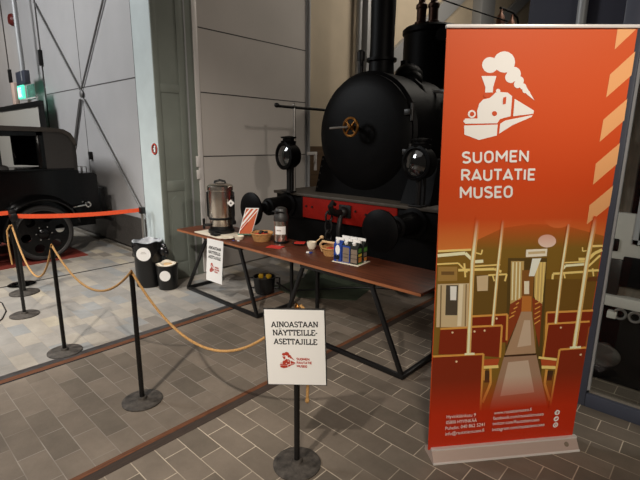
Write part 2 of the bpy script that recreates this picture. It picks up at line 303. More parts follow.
PHOTO=[
((223, 132, 62),[(-0.0718,1.3993),(0.8429,1.3873),(0.8527,1.1968),(-0.0621,1.2196)]),
((139, 105, 39),[(-0.0615,1.2091),(0.1111,1.21),(0.1415,1.2674),(0.2731,1.3276),(0.4173,1.3461),(0.6021,1.3378),(0.8487,1.2741),(0.9079,0.1232),(-0.0069,0.2069)]),
((122, 88, 33),[(0.554,1.0426),(0.8612,1.0318),(0.8754,0.7559),(0.5904,0.7708)]),
((117, 88, 36),[(0.1271,1.0797),(0.3385,1.0726),(0.3704,0.7823),(0.1621,0.7932)]),
((248, 161, 91),[(0.6457,1.3741),(0.6386,1.3905),(0.6245,1.4052),(0.6049,1.417),(0.5818,1.4246),(0.5572,1.4274),(0.5338,1.4252),(0.5135,1.418),(0.4985,1.4068),(0.4901,1.3924),(0.4892,1.3763),(0.4958,1.3601),(0.5095,1.3452),(0.5289,1.3333),(0.5522,1.3253),(0.577,1.3223),(0.6009,1.3245),(0.6215,1.3317),(0.6367,1.3432),(0.645,1.3578)]),
((249, 223, 206),[(0.5787,1.2526),(0.5742,1.2635),(0.5651,1.2735),(0.5525,1.2815),(0.5374,1.2867),(0.5215,1.2887),(0.5062,1.2873),(0.493,1.2826),(0.4832,1.2752),(0.4777,1.2656),(0.4771,1.2548),(0.4814,1.2439),(0.4903,1.2339),(0.5029,1.2258),(0.518,1.2205),(0.5341,1.2184),(0.5496,1.2197),(0.5629,1.2244),(0.5728,1.232),(0.5782,1.2417)]),
((96, 74, 33),[(0.3243,1.1667),(0.5444,1.1606),(0.6398,0.4195),(0.6083,0.4219),(0.5227,0.9229),(0.3929,0.591)]),
((210, 175, 107),[(0.3436,1.1497),(0.4166,1.1476),(0.4467,0.9261),(0.3767,0.8943)]),
((223, 188, 117),[(0.4798,1.1403),(0.5427,1.1385),(0.5642,0.8858),(0.5079,0.941)]),
((147, 96, 43),[(0.4133,1.098),(0.4817,1.0958),(0.5111,0.8528),(0.4463,0.8558)]),
((255, 252, 210),[(0.3522,1.1441),(0.3795,0.9291),(0.3864,0.9286),(0.359,1.1437)]),
((255, 252, 210),[(0.3718,1.1435),(0.3997,0.9282),(0.4066,0.9278),(0.3786,1.1432)]),
((255, 252, 210),[(0.3915,1.143),(0.4199,0.9274),(0.4269,0.9269),(0.3983,1.1426)]),
((255, 226, 139),[(0.4909,1.1401),(0.5185,0.9115),(0.525,0.9109),(0.4972,1.1396)]),
((255, 226, 139),[(0.5109,1.1395),(0.5391,0.9106),(0.5456,0.91),(0.5172,1.1391)]),
((255, 226, 139),[(0.528,1.1391),(0.5568,0.9099),(0.5633,0.9092),(0.5344,1.1386)]),
((206, 127, 56),[(0.4342,0.9498),(0.4923,0.9474),(0.5047,0.856),(0.4459,0.8588)]),
((252, 240, 210),[(0.4347,1.0355),(0.4634,1.0345),(0.4758,0.9597),(0.4468,0.9608)]),
((152, 68, 33),[(0.3749,0.906),(0.438,0.9439),(0.4473,0.8499),(0.3895,0.6535)]),
((152, 68, 33),[(0.4962,0.9415),(0.5621,0.8977),(0.5911,0.6287),(0.5231,0.8164)]),
((232, 166, 80),[(0.3837,0.8205),(0.4102,0.837),(0.4061,0.8428),(0.3796,0.8263)]),
((232, 166, 80),[(0.5376,0.7768),(0.5693,0.7993),(0.5647,0.8051),(0.533,0.7826)]),
((232, 166, 80),[(0.3924,0.8473),(0.4157,0.8616),(0.4115,0.8673),(0.3883,0.8531)]),
((232, 166, 80),[(0.5335,0.8071),(0.5644,0.8272),(0.5599,0.833),(0.5291,0.8129)]),
((232, 166, 80),[(0.401,0.874),(0.4211,0.886),(0.417,0.8917),(0.3969,0.8798)]),
((232, 166, 80),[(0.5295,0.8372),(0.5595,0.8548),(0.5552,0.8606),(0.5253,0.843)]),
((232, 166, 80),[(0.4096,0.9005),(0.4265,0.9103),(0.4225,0.916),(0.4056,0.9063)]),
((232, 166, 80),[(0.5255,0.867),(0.5546,0.8822),(0.5506,0.8881),(0.5215,0.8729)]),
((232, 166, 80),[(0.4181,0.9269),(0.4318,0.9344),(0.4279,0.9402),(0.4141,0.9327)]),
((232, 166, 80),[(0.5215,0.8966),(0.5497,0.9094),(0.546,0.9154),(0.5178,0.9026)]),
((188, 152, 119),[(0.4459,0.8588),(0.5077,0.8559),(0.5751,0.5982),(0.3889,0.5975)]),
((215, 189, 162),[(0.4717,0.807),(0.5073,0.8052),(0.5391,0.6506),(0.4564,0.6432)]),
((175, 139, 112),[(0.3868,0.5914),(0.5793,0.5917),(0.7472,0.1379),(0.3361,0.1755)]),
((210, 184, 161),[(0.4166,0.5516),(0.5366,0.5564),(0.6094,0.3421),(0.4005,0.3322)]),
((68, 43, 24),[(0.388,0.5857),(0.5806,0.5859),(0.578,0.5974),(0.3857,0.5971)]),
((255, 246, 223),[(0.4175,1.2104),(0.5351,1.2129),(0.5396,1.1717),(0.4214,1.1694)]),
((219, 193, 147),[(0.4334,1.1842),(0.5287,1.1871),(0.5255,1.2009),(0.4304,1.1978)]),
((255, 255, 240),[(0.4595,1.1602),(0.5102,1.1615),(0.4874,1.0619),(0.4559,1.063)]),
((219, 195, 152),[(-0.0443,1.0362),(0.1325,1.0353),(0.1522,0.7819),(-0.0283,0.7915)]),
((85, 76, 62),[(0.0023,1.029),(0.0678,1.0265),(0.0817,0.8558),(0.0147,0.859)]),
((251, 248, 240),[(0.0247,1.0226),(0.0602,1.0213),(0.0663,0.9424),(0.0332,0.9439)]),
((248, 232, 197),[(0.0727,1.0319),(0.0946,1.0311),(0.1116,0.7899),(0.089,0.7911)]),
((147, 117, 74),[(0.1078,1.0307),(0.1309,0.789),(0.1378,0.7885),(0.1144,1.0303)]),
((137, 112, 74),[(-0.0284,1.0302),(-0.0096,0.7906),(-0.0024,0.79),(-0.0213,1.0298)]),
((175, 137, 74),[(-0.0511,1.1316),(0.0508,1.1285),(0.0595,1.0518),(-0.0459,1.0528)]),
((122, 91, 49),[(-0.0306,1.0864),(0.0396,1.084),(0.0375,1.1032),(-0.0325,1.1054)]),
((223, 197, 156),[(0.1635,1.073),(0.2265,1.0764),(0.2355,0.9893),(0.177,0.9888)]),
((255, 226, 139),[(-0.0607,1.2085),(0.1165,1.212),(0.1145,1.2237),(-0.0624,1.2201)]),
((255, 252, 210),[(-0.0587,1.1821),(0.0873,1.1914),(0.0837,1.2085),(-0.0619,1.199)]),
((255, 252, 210),[(0.0803,1.1939),(0.1346,1.1468),(0.145,1.159),(0.0907,1.206)]),
((255, 252, 210),[(0.1414,1.1442),(0.1902,1.1455),(0.187,1.1629),(0.1382,1.1616)]),
((255, 226, 139),[(-0.0579,1.141),(0.0548,1.143),(0.0534,1.1516),(-0.0591,1.1496)]),
((255, 226, 139),[(0.0514,1.1443),(0.1059,1.0938),(0.1114,1.0998),(0.0568,1.1503)]),
((255, 226, 139),[(0.0594,1.1022),(0.2563,1.1024),(0.2538,1.1168),(0.0573,1.1164)]),
((255, 226, 139),[(0.2534,1.103),(0.2946,1.0867),(0.2979,1.1001),(0.2568,1.1162)]),
((255, 226, 139),[(0.1436,1.1243),(0.2859,1.1282),(0.2842,1.1364),(0.1421,1.1325)]),
((255, 226, 139),[(0.2274,1.0713),(0.3302,1.0734),(0.3281,1.0835),(0.2255,1.0814)]),
((255, 226, 139),[(0.3241,1.08),(0.3186,1.0411),(0.3288,1.0379),(0.3342,1.0769)]),
((255, 226, 139),[(0.2441,1.0802),(0.2607,1.0406),(0.2685,1.0426),(0.2518,1.0822)]),
((255, 226, 139),[(0.0817,1.1462),(0.0961,1.0694),(0.1059,1.0698),(0.0913,1.1466)]),
((255, 226, 139),[(0.1387,1.1976),(0.1723,1.1887),(0.1732,1.196),(0.1396,1.2049)]),
((255, 226, 139),[(0.1765,1.1914),(0.1788,1.2155),(0.1712,1.2173),(0.1689,1.1933)]),
((255, 226, 139),[(0.6013,1.0404),(0.5985,1.0717),(0.5855,1.0733),(0.5883,1.042)]),
((255, 226, 139),[(0.5935,1.0662),(0.7768,1.0715),(0.7733,1.0842),(0.5904,1.0788)]),
((255, 252, 210),[(0.6487,1.0917),(0.6624,1.111),(0.6501,1.1201),(0.6364,1.1009)]),
((255, 252, 210),[(0.6581,1.1088),(0.7681,1.1139),(0.7642,1.1275),(0.6544,1.1223)]),
((255, 226, 139),[(0.6423,1.1289),(0.7701,1.1307),(0.7681,1.1387),(0.6404,1.1367)]),
((255, 226, 139),[(0.7267,1.1415),(0.7856,1.1398),(0.7821,1.1568),(0.7233,1.1584)]),
((255, 226, 139),[(0.7914,1.1422),(0.8196,1.175),(0.8045,1.1872),(0.7763,1.1545)]),
((255, 226, 139),[(0.8174,1.1734),(0.8584,1.1919),(0.8477,1.2073),(0.8067,1.1889)]),
((255, 226, 139),[(0.7972,1.1043),(0.8534,1.1648),(0.8434,1.1732),(0.7873,1.1129)]),
((255, 226, 139),[(0.7877,1.2145),(0.8526,1.2157),(0.8493,1.2279),(0.7845,1.2267)]),
((255, 226, 139),[(0.7873,1.0769),(0.8602,1.0774),(0.8569,1.0901),(0.7842,1.0895)]),
((255, 226, 139),[(0.8138,1.096),(0.8297,1.0497),(0.839,1.0505),(0.8231,1.0968)]),
((255, 226, 139),[(0.7309,1.2164),(0.7355,1.1942),(0.7431,1.194),(0.7385,1.2162)]),
((255, 226, 139),[(0.7405,1.1905),(0.7862,1.1949),(0.7837,1.2021),(0.7381,1.1977)]),
((255, 226, 139),[(0.6479,1.0782),(0.6633,1.0435),(0.6709,1.0452),(0.6555,1.0799)]),
((112, 68, 29),[(0.8056,1.0453),(0.8593,1.0492),(0.8618,1.0202),(0.8045,1.0223)]),
((139, 47, 21),[(0.167,0.8458),(0.3664,0.8478),(0.3858,0.6783),(0.1863,0.6901)]),
((232, 166, 80),[(0.168,0.8399),(0.3676,0.8419),(0.3652,0.8538),(0.1659,0.8517)]),
((232, 166, 80),[(0.3606,0.8483),(0.378,0.6913),(0.39,0.6901),(0.3723,0.8473)]),
((139, 47, 21),[(-0.0051,0.7814),(0.1582,0.7786),(0.1662,0.618),(-0.001,0.6286)]),
((232, 166, 80),[(-0.0042,0.7755),(0.1589,0.7756),(0.1569,0.7875),(-0.006,0.7873)]),
((139, 47, 21),[(0.1575,0.7845),(0.344,0.7837),(0.3608,0.5868),(0.1691,0.6178)]),
((232, 166, 80),[(0.1585,0.7786),(0.3452,0.7776),(0.3429,0.7897),(0.1565,0.7905)]),
((232, 166, 80),[(0.3382,0.7843),(0.3547,0.5876),(0.3668,0.586),(0.3499,0.783)]),
((193, 85, 43),[(0.2583,0.581),(0.3587,0.5807),(0.3539,0.5305),(0.2641,0.5367)]),
((255, 226, 139),[(0.2607,0.5211),(0.3619,0.5205),(0.3581,0.5397),(0.2572,0.5403)]),
((232, 166, 80),[(0.2726,0.5171),(0.2819,0.4461),(0.294,0.4452),(0.2845,0.5163)]),
((232, 166, 80),[(0.3058,0.5212),(0.319,0.424),(0.3349,0.4228),(0.3214,0.5201)]),
((232, 166, 80),[(0.3192,0.4272),(0.2872,0.3049),(0.3028,0.2969),(0.3347,0.4195)]),
((85, 56, 33),[(0.2824,0.5101),(0.3094,0.5082),(0.32,0.4304),(0.2897,0.4326)]),
((139, 47, 21),[(-0.0311,0.6184),(0.2596,0.6151),(0.2969,0.1928),(-0.0078,0.2204)]),
((232, 166, 80),[(-0.0303,0.6122),(0.2608,0.6089),(0.2585,0.6214),(-0.032,0.6245)]),
((232, 166, 80),[(0.2537,0.6158),(0.2835,0.2486),(0.296,0.2468),(0.2656,0.6144)]),
((139, 47, 21),[(0.5944,0.8488),(0.8747,0.8477),(0.8803,0.7494),(0.6035,0.764)]),
((232, 166, 80),[(0.6252,0.6765),(0.6004,0.8483),(0.5884,0.8493),(0.6129,0.6776)]),
((232, 166, 80),[(0.5957,0.8428),(0.8763,0.8415),(0.8732,0.8538),(0.5931,0.8548)]),
((139, 47, 21),[(0.6134,0.7756),(0.8681,0.7778),(0.8753,0.534),(0.6216,0.5763)]),
((232, 166, 80),[(0.629,0.5686),(0.619,0.7776),(0.6068,0.7798),(0.6165,0.5711)]),
((232, 166, 80),[(0.6143,0.7726),(0.8691,0.7747),(0.8658,0.7871),(0.6114,0.7848)]),
((193, 85, 43),[(0.6084,0.5644),(0.7092,0.5514),(0.7114,0.506),(0.6225,0.5186)]),
((255, 226, 139),[(0.5954,0.564),(0.7098,0.5437),(0.7086,0.5591),(0.5944,0.5792)]),
((255, 226, 139),[(0.6256,0.499),(0.7142,0.4896),(0.7112,0.5093),(0.6228,0.5185)]),
((232, 166, 80),[(0.6501,0.492),(0.654,0.3999),(0.6707,0.3962),(0.6667,0.4884)]),
((232, 166, 80),[(0.6549,0.3961),(0.7075,0.2775),(0.7227,0.2813),(0.6698,0.3999)]),
((74, 49, 29),[(0.6659,0.4832),(0.7037,0.4805),(0.7032,0.4148),(0.6714,0.4172)]),
((139, 47, 21),[(0.7165,0.6115),(0.8807,0.6142),(0.9027,0.1943),(0.7278,0.2095)]),
((232, 166, 80),[(0.7319,0.2219),(0.7222,0.6133),(0.7096,0.6162),(0.7186,0.2253)]),
((232, 166, 80),[(0.7176,0.6083),(0.8819,0.6109),(0.8782,0.6239),(0.7142,0.6212)]),
((248, 219, 175),[(0.1958,0.7557),(0.1934,0.7605),(0.1887,0.7627),(0.1844,0.761),(0.1832,0.7564),(0.1856,0.7516),(0.1903,0.7495),(0.1946,0.7512)]),
((248, 219, 175),[(0.0709,0.7566),(0.0685,0.7614),(0.0639,0.7635),(0.0597,0.7619),(0.0584,0.7573),(0.0607,0.7526),(0.0654,0.7504),(0.0696,0.7521)]),
((248, 219, 175),[(0.1136,0.5781),(0.1112,0.5831),(0.1065,0.5854),(0.1022,0.5837),(0.1008,0.579),(0.1033,0.574),(0.108,0.5717),(0.1123,0.5734)]),
((248, 219, 175),[(0.2528,0.7586),(0.2503,0.7634),(0.2456,0.7656),(0.2413,0.7639),(0.2401,0.7593),(0.2426,0.7545),(0.2473,0.7523),(0.2516,0.754)]),
((248, 219, 175),[(0.7026,0.7527),(0.6998,0.7576),(0.6946,0.7598),(0.6902,0.7581),(0.6892,0.7534),(0.6921,0.7484),(0.6972,0.7462),(0.7016,0.7479)]),
((248, 219, 175),[(0.8615,0.5737),(0.8584,0.5789),(0.853,0.5813),(0.8485,0.5795),(0.8475,0.5746),(0.8506,0.5694),(0.856,0.5669),(0.8605,0.5687)]),
((248, 219, 175),[(0.3124,0.8269),(0.3099,0.8316),(0.3051,0.8337),(0.3009,0.832),(0.2997,0.8275),(0.3022,0.8228),(0.307,0.8206),(0.3112,0.8223)]),
((231, 184, 107),[(0.1161,1.3931),(0.1166,1.1523),(0.1419,1.1487),(0.1405,1.39)]),
((231, 184, 107),[(0.1167,1.1514),(0.1578,0.6253),(0.1848,0.6223),(0.1418,1.1496)]),
((255, 252, 210),[(0.1202,1.3924),(0.1209,1.1515),(0.1335,1.1496),(0.1325,1.3908)]),
((255, 252, 210),[(0.121,1.151),(0.1624,0.6247),(0.1759,0.6232),(0.1335,1.1501)]),
((231, 184, 107),[(0.2556,1.3702),(0.2637,1.1037),(0.2817,1.1012),(0.273,1.3682)]),
((231, 184, 107),[(0.2637,1.1035),(0.2794,0.7879),(0.2981,0.7852),(0.2817,1.1014)]),
((255, 252, 210),[(0.2586,1.3697),(0.2668,1.1031),(0.2758,1.1019),(0.2673,1.3687)]),
((255, 252, 210),[(0.2668,1.103),(0.2826,0.7873),(0.2919,0.786),(0.2758,1.102)]),
((231, 184, 107),[(0.6201,1.3441),(0.6283,1.0925),(0.6473,1.0891),(0.6385,1.3413)]),
((231, 184, 107),[(0.6283,1.0921),(0.6509,0.7809),(0.6707,0.7777),(0.6473,1.0895)]),
((255, 252, 210),[(0.6233,1.3434),(0.6316,1.0917),(0.6411,1.09),(0.6325,1.342)]),
((255, 252, 210),[(0.6316,1.0915),(0.6543,0.7802),(0.6642,0.7786),(0.641,1.0902)]),
((231, 184, 107),[(0.7603,1.3856),(0.7612,1.1347),(0.7901,1.1287),(0.7883,1.3803)]),
((231, 184, 107),[(0.7612,1.1341),(0.7888,0.6252),(0.8196,0.6189),(0.7901,1.1293)]),
((255, 252, 210),[(0.7651,1.3843),(0.7661,1.1333),(0.7806,1.1303),(0.7791,1.3817)]),
((255, 252, 210),[(0.7661,1.133),(0.7941,0.6237),(0.8095,0.6206),(0.7806,1.1306)]),
((255, 252, 210),[(0.1495,0.6154),(0.2075,0.6147),(0.2052,0.6284),(0.1473,0.629)]),
((255, 252, 210),[(0.7776,0.6167),(0.8463,0.6156),(0.8428,0.6298),(0.7742,0.6308)])]
STRIPES=[
((226, 160, 98),[(0.6974,2.2652),(0.7965,2.2694),(0.7025,2.1748)]),
((226, 160, 98),[(0.7036,2.0661),(0.8115,2.1715),(0.8167,2.0668),(0.7067,1.9637)]),
((226, 160, 98),[(0.7151,1.8621),(0.8207,1.9604),(0.8275,1.8602),(0.7174,1.7566)]),
((226, 160, 98),[(0.7198,1.6501),(0.8299,1.7529),(0.8367,1.6485),(0.7273,1.546)]),
((226, 160, 98),[(0.7304,1.4391),(0.8414,1.5406),(0.8455,1.4359),(0.7361,1.3394)])]
TEXTS=[('SUOMEN', 0.012, 1.6496, 0.3597, 1.6604, -0.0063, 0.0542, 1), ('RAUTATIE', 0.0166, 1.5657, 0.4083, 1.5698, -0.0064, 0.0555, 1), ('MUSEO', 0.0198, 1.4798, 0.3032, 1.4847, -0.0065, 0.0569, 1), ('Hyvinkäänkatu 9', 0.088, 0.2151, 0.2635, 0.2142, -0.0024, 0.023, 0), ('05800 HYVINKÄÄ', 0.089, 0.1764, 0.2745, 0.1757, -0.0024, 0.0233, 0), ('Puhelin: 040 862 5241', 0.089, 0.1362, 0.3269, 0.1426, -0.0024, 0.0235, 0), ('info@rautatiemuseo.fi', 0.093, 0.0979, 0.329, 0.1028, -0.0024, 0.0237, 0), ('www.rautatiemuseo.fi', 0.3751, 0.2158, 0.6096, 0.2212, -0.0032, 0.0234, 0), ('facebook.com/rautatiemuseo', 0.3759, 0.1787, 0.6929, 0.182, -0.0032, 0.0236, 0), ('twitter.com/Rautatiemuseo', 0.3767, 0.1421, 0.6712, 0.1441, -0.0033, 0.0238, 0), ('instagram.com/rautatiemuseo', 0.3799, 0.1007, 0.7107, 0.1066, -0.0033, 0.024, 0)]
ICONS=[[0.7777, 0.1941], [0.7793, 0.1505], [0.7829, 0.1063]]

# ---------------------------------------------------------------- materials
def sheet_glass(name):
    m = bpy.data.materials.new(name); m.use_nodes = True; nt = m.node_tree
    for n in list(nt.nodes):
        if n.type == 'BSDF_PRINCIPLED': nt.nodes.remove(n)
    tr = nt.nodes.new('ShaderNodeBsdfTransparent'); tr.inputs[0].default_value = (0.93, 0.95, 0.95, 1)
    gs = nt.nodes.new('ShaderNodeBsdfGlossy'); gs.inputs['Roughness'].default_value = 0.02
    fr = nt.nodes.new('ShaderNodeFresnel'); fr.inputs['IOR'].default_value = 1.35
    mx = nt.nodes.new('ShaderNodeMixShader'); out = [n for n in nt.nodes if n.type == 'OUTPUT_MATERIAL'][0]
    nt.links.new(fr.outputs[0], mx.inputs[0]); nt.links.new(tr.outputs[0], mx.inputs[1]); nt.links.new(gs.outputs[0], mx.inputs[2]); nt.links.new(mx.outputs[0], out.inputs[0])
    return m
def floor_material():
    m = bpy.data.materials.new('paver_floor'); m.use_nodes = True
    nt = m.node_tree; N = nt.nodes; Lk = nt.links; b = N['Principled BSDF']
    tc = N.new('ShaderNodeTexCoord'); mp = N.new('ShaderNodeMapping'); mp.inputs['Location'].default_value = (0.075, -0.005, 0)
    Lk.new(tc.outputs['Object'], mp.inputs['Vector'])
    br = N.new('ShaderNodeTexBrick'); br.offset = 0.5
    for k, v in (('Scale', 1.0), ('Brick Width', 0.295), ('Row Height', 0.1455), ('Mortar Size', 0.0032), ('Mortar Smooth', 0.3), ('Bias', 0.0)): br.inputs[k].default_value = v
    br.inputs['Color1'].default_value = (0, 0, 0, 1); br.inputs['Color2'].default_value = (1, 1, 1, 1); br.inputs['Mortar'].default_value = (0.5, 0.5, 0.5, 1)
    Lk.new(mp.outputs['Vector'], br.inputs['Vector'])
    def ramp(stops, const=False):
        r = N.new('ShaderNodeValToRGB'); cr = r.color_ramp
        cr.interpolation = 'CONSTANT' if const else 'LINEAR'
        while len(cr.elements) < len(stops): cr.elements.new(0.5)
        for e, (p, c) in zip(cr.elements, stops): e.position = p; e.color = lin(c)
        Lk.new(br.outputs['Color'], r.inputs['Fac']); return r
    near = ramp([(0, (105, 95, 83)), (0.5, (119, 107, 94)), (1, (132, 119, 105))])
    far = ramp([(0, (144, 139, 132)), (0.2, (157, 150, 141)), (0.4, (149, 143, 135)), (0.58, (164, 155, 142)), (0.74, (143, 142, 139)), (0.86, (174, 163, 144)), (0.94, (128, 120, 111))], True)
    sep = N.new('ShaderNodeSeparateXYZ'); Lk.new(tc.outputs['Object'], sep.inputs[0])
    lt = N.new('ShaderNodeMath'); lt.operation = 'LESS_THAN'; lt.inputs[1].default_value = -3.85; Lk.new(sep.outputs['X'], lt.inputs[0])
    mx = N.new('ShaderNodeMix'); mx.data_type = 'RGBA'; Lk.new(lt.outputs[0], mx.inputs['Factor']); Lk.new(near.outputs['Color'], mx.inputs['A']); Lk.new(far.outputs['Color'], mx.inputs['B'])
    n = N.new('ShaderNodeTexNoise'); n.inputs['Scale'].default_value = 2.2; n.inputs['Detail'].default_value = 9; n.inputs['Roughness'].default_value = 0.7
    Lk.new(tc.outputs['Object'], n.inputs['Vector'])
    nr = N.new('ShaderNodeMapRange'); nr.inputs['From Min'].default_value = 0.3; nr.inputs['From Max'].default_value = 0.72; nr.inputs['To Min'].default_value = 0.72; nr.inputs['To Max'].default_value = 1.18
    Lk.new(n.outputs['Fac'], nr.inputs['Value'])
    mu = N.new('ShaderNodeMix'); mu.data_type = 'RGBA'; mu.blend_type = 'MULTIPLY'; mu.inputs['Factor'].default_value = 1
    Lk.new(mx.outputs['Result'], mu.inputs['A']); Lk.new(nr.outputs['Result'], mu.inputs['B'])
    # joints: sandy in the bay right of the near rail, grey elsewhere
    gt = N.new('ShaderNodeMath'); gt.operation = 'GREATER_THAN'; gt.inputs[1].default_value = -2.3; Lk.new(sep.outputs['X'], gt.inputs[0])
    jm = N.new('ShaderNodeMix'); jm.data_type = 'RGBA'; jm.inputs['A'].default_value = lin((150, 140, 128)); jm.inputs['B'].default_value = lin((204, 188, 166))
    Lk.new(gt.outputs[0], jm.inputs['Factor'])
    n3 = N.new('ShaderNodeTexNoise'); n3.inputs['Scale'].default_value = 3.1; Lk.new(tc.outputs['Object'], n3.inputs['Vector'])
    n3r = N.new('ShaderNodeMapRange'); n3r.inputs['From Min'].default_value = 0.35; n3r.inputs['From Max'].default_value = 0.6; n3r.inputs['To Min'].default_value = 0.25; n3r.inputs['To Max'].default_value = 1.0
    Lk.new(n3.outputs['Fac'], n3r.inputs['Value'])
    jf = N.new('ShaderNodeMath'); jf.operation = 'MULTIPLY'; Lk.new(br.outputs['Fac'], jf.inputs[0]); Lk.new(n3r.outputs['Result'], jf.inputs[1])
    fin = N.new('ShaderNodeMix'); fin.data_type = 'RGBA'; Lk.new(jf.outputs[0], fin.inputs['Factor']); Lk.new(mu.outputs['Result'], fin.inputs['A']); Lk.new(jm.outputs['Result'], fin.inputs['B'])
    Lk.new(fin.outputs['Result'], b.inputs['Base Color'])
    b.inputs['Roughness'].default_value = 0.62; b.inputs['Specular IOR Level'].default_value = 0.35
    nb = N.new('ShaderNodeTexNoise'); nb.inputs['Scale'].default_value = 45; nb.inputs['Detail'].default_value = 5; Lk.new(tc.outputs['Object'], nb.inputs['Vector'])
    sm = N.new('ShaderNodeMath'); sm.operation = 'MULTIPLY_ADD'; sm.inputs[1].default_value = -1.2; Lk.new(br.outputs['Fac'], sm.inputs[0]); Lk.new(nb.outputs['Fac'], sm.inputs[2])
    bp = N.new('ShaderNodeBump'); bp.inputs['Strength'].default_value = 0.35; bp.inputs['Distance'].default_value = 0.004
    Lk.new(sm.outputs[0], bp.inputs['Height']); Lk.new(bp.outputs['Normal'], b.inputs['Normal'])
    return m

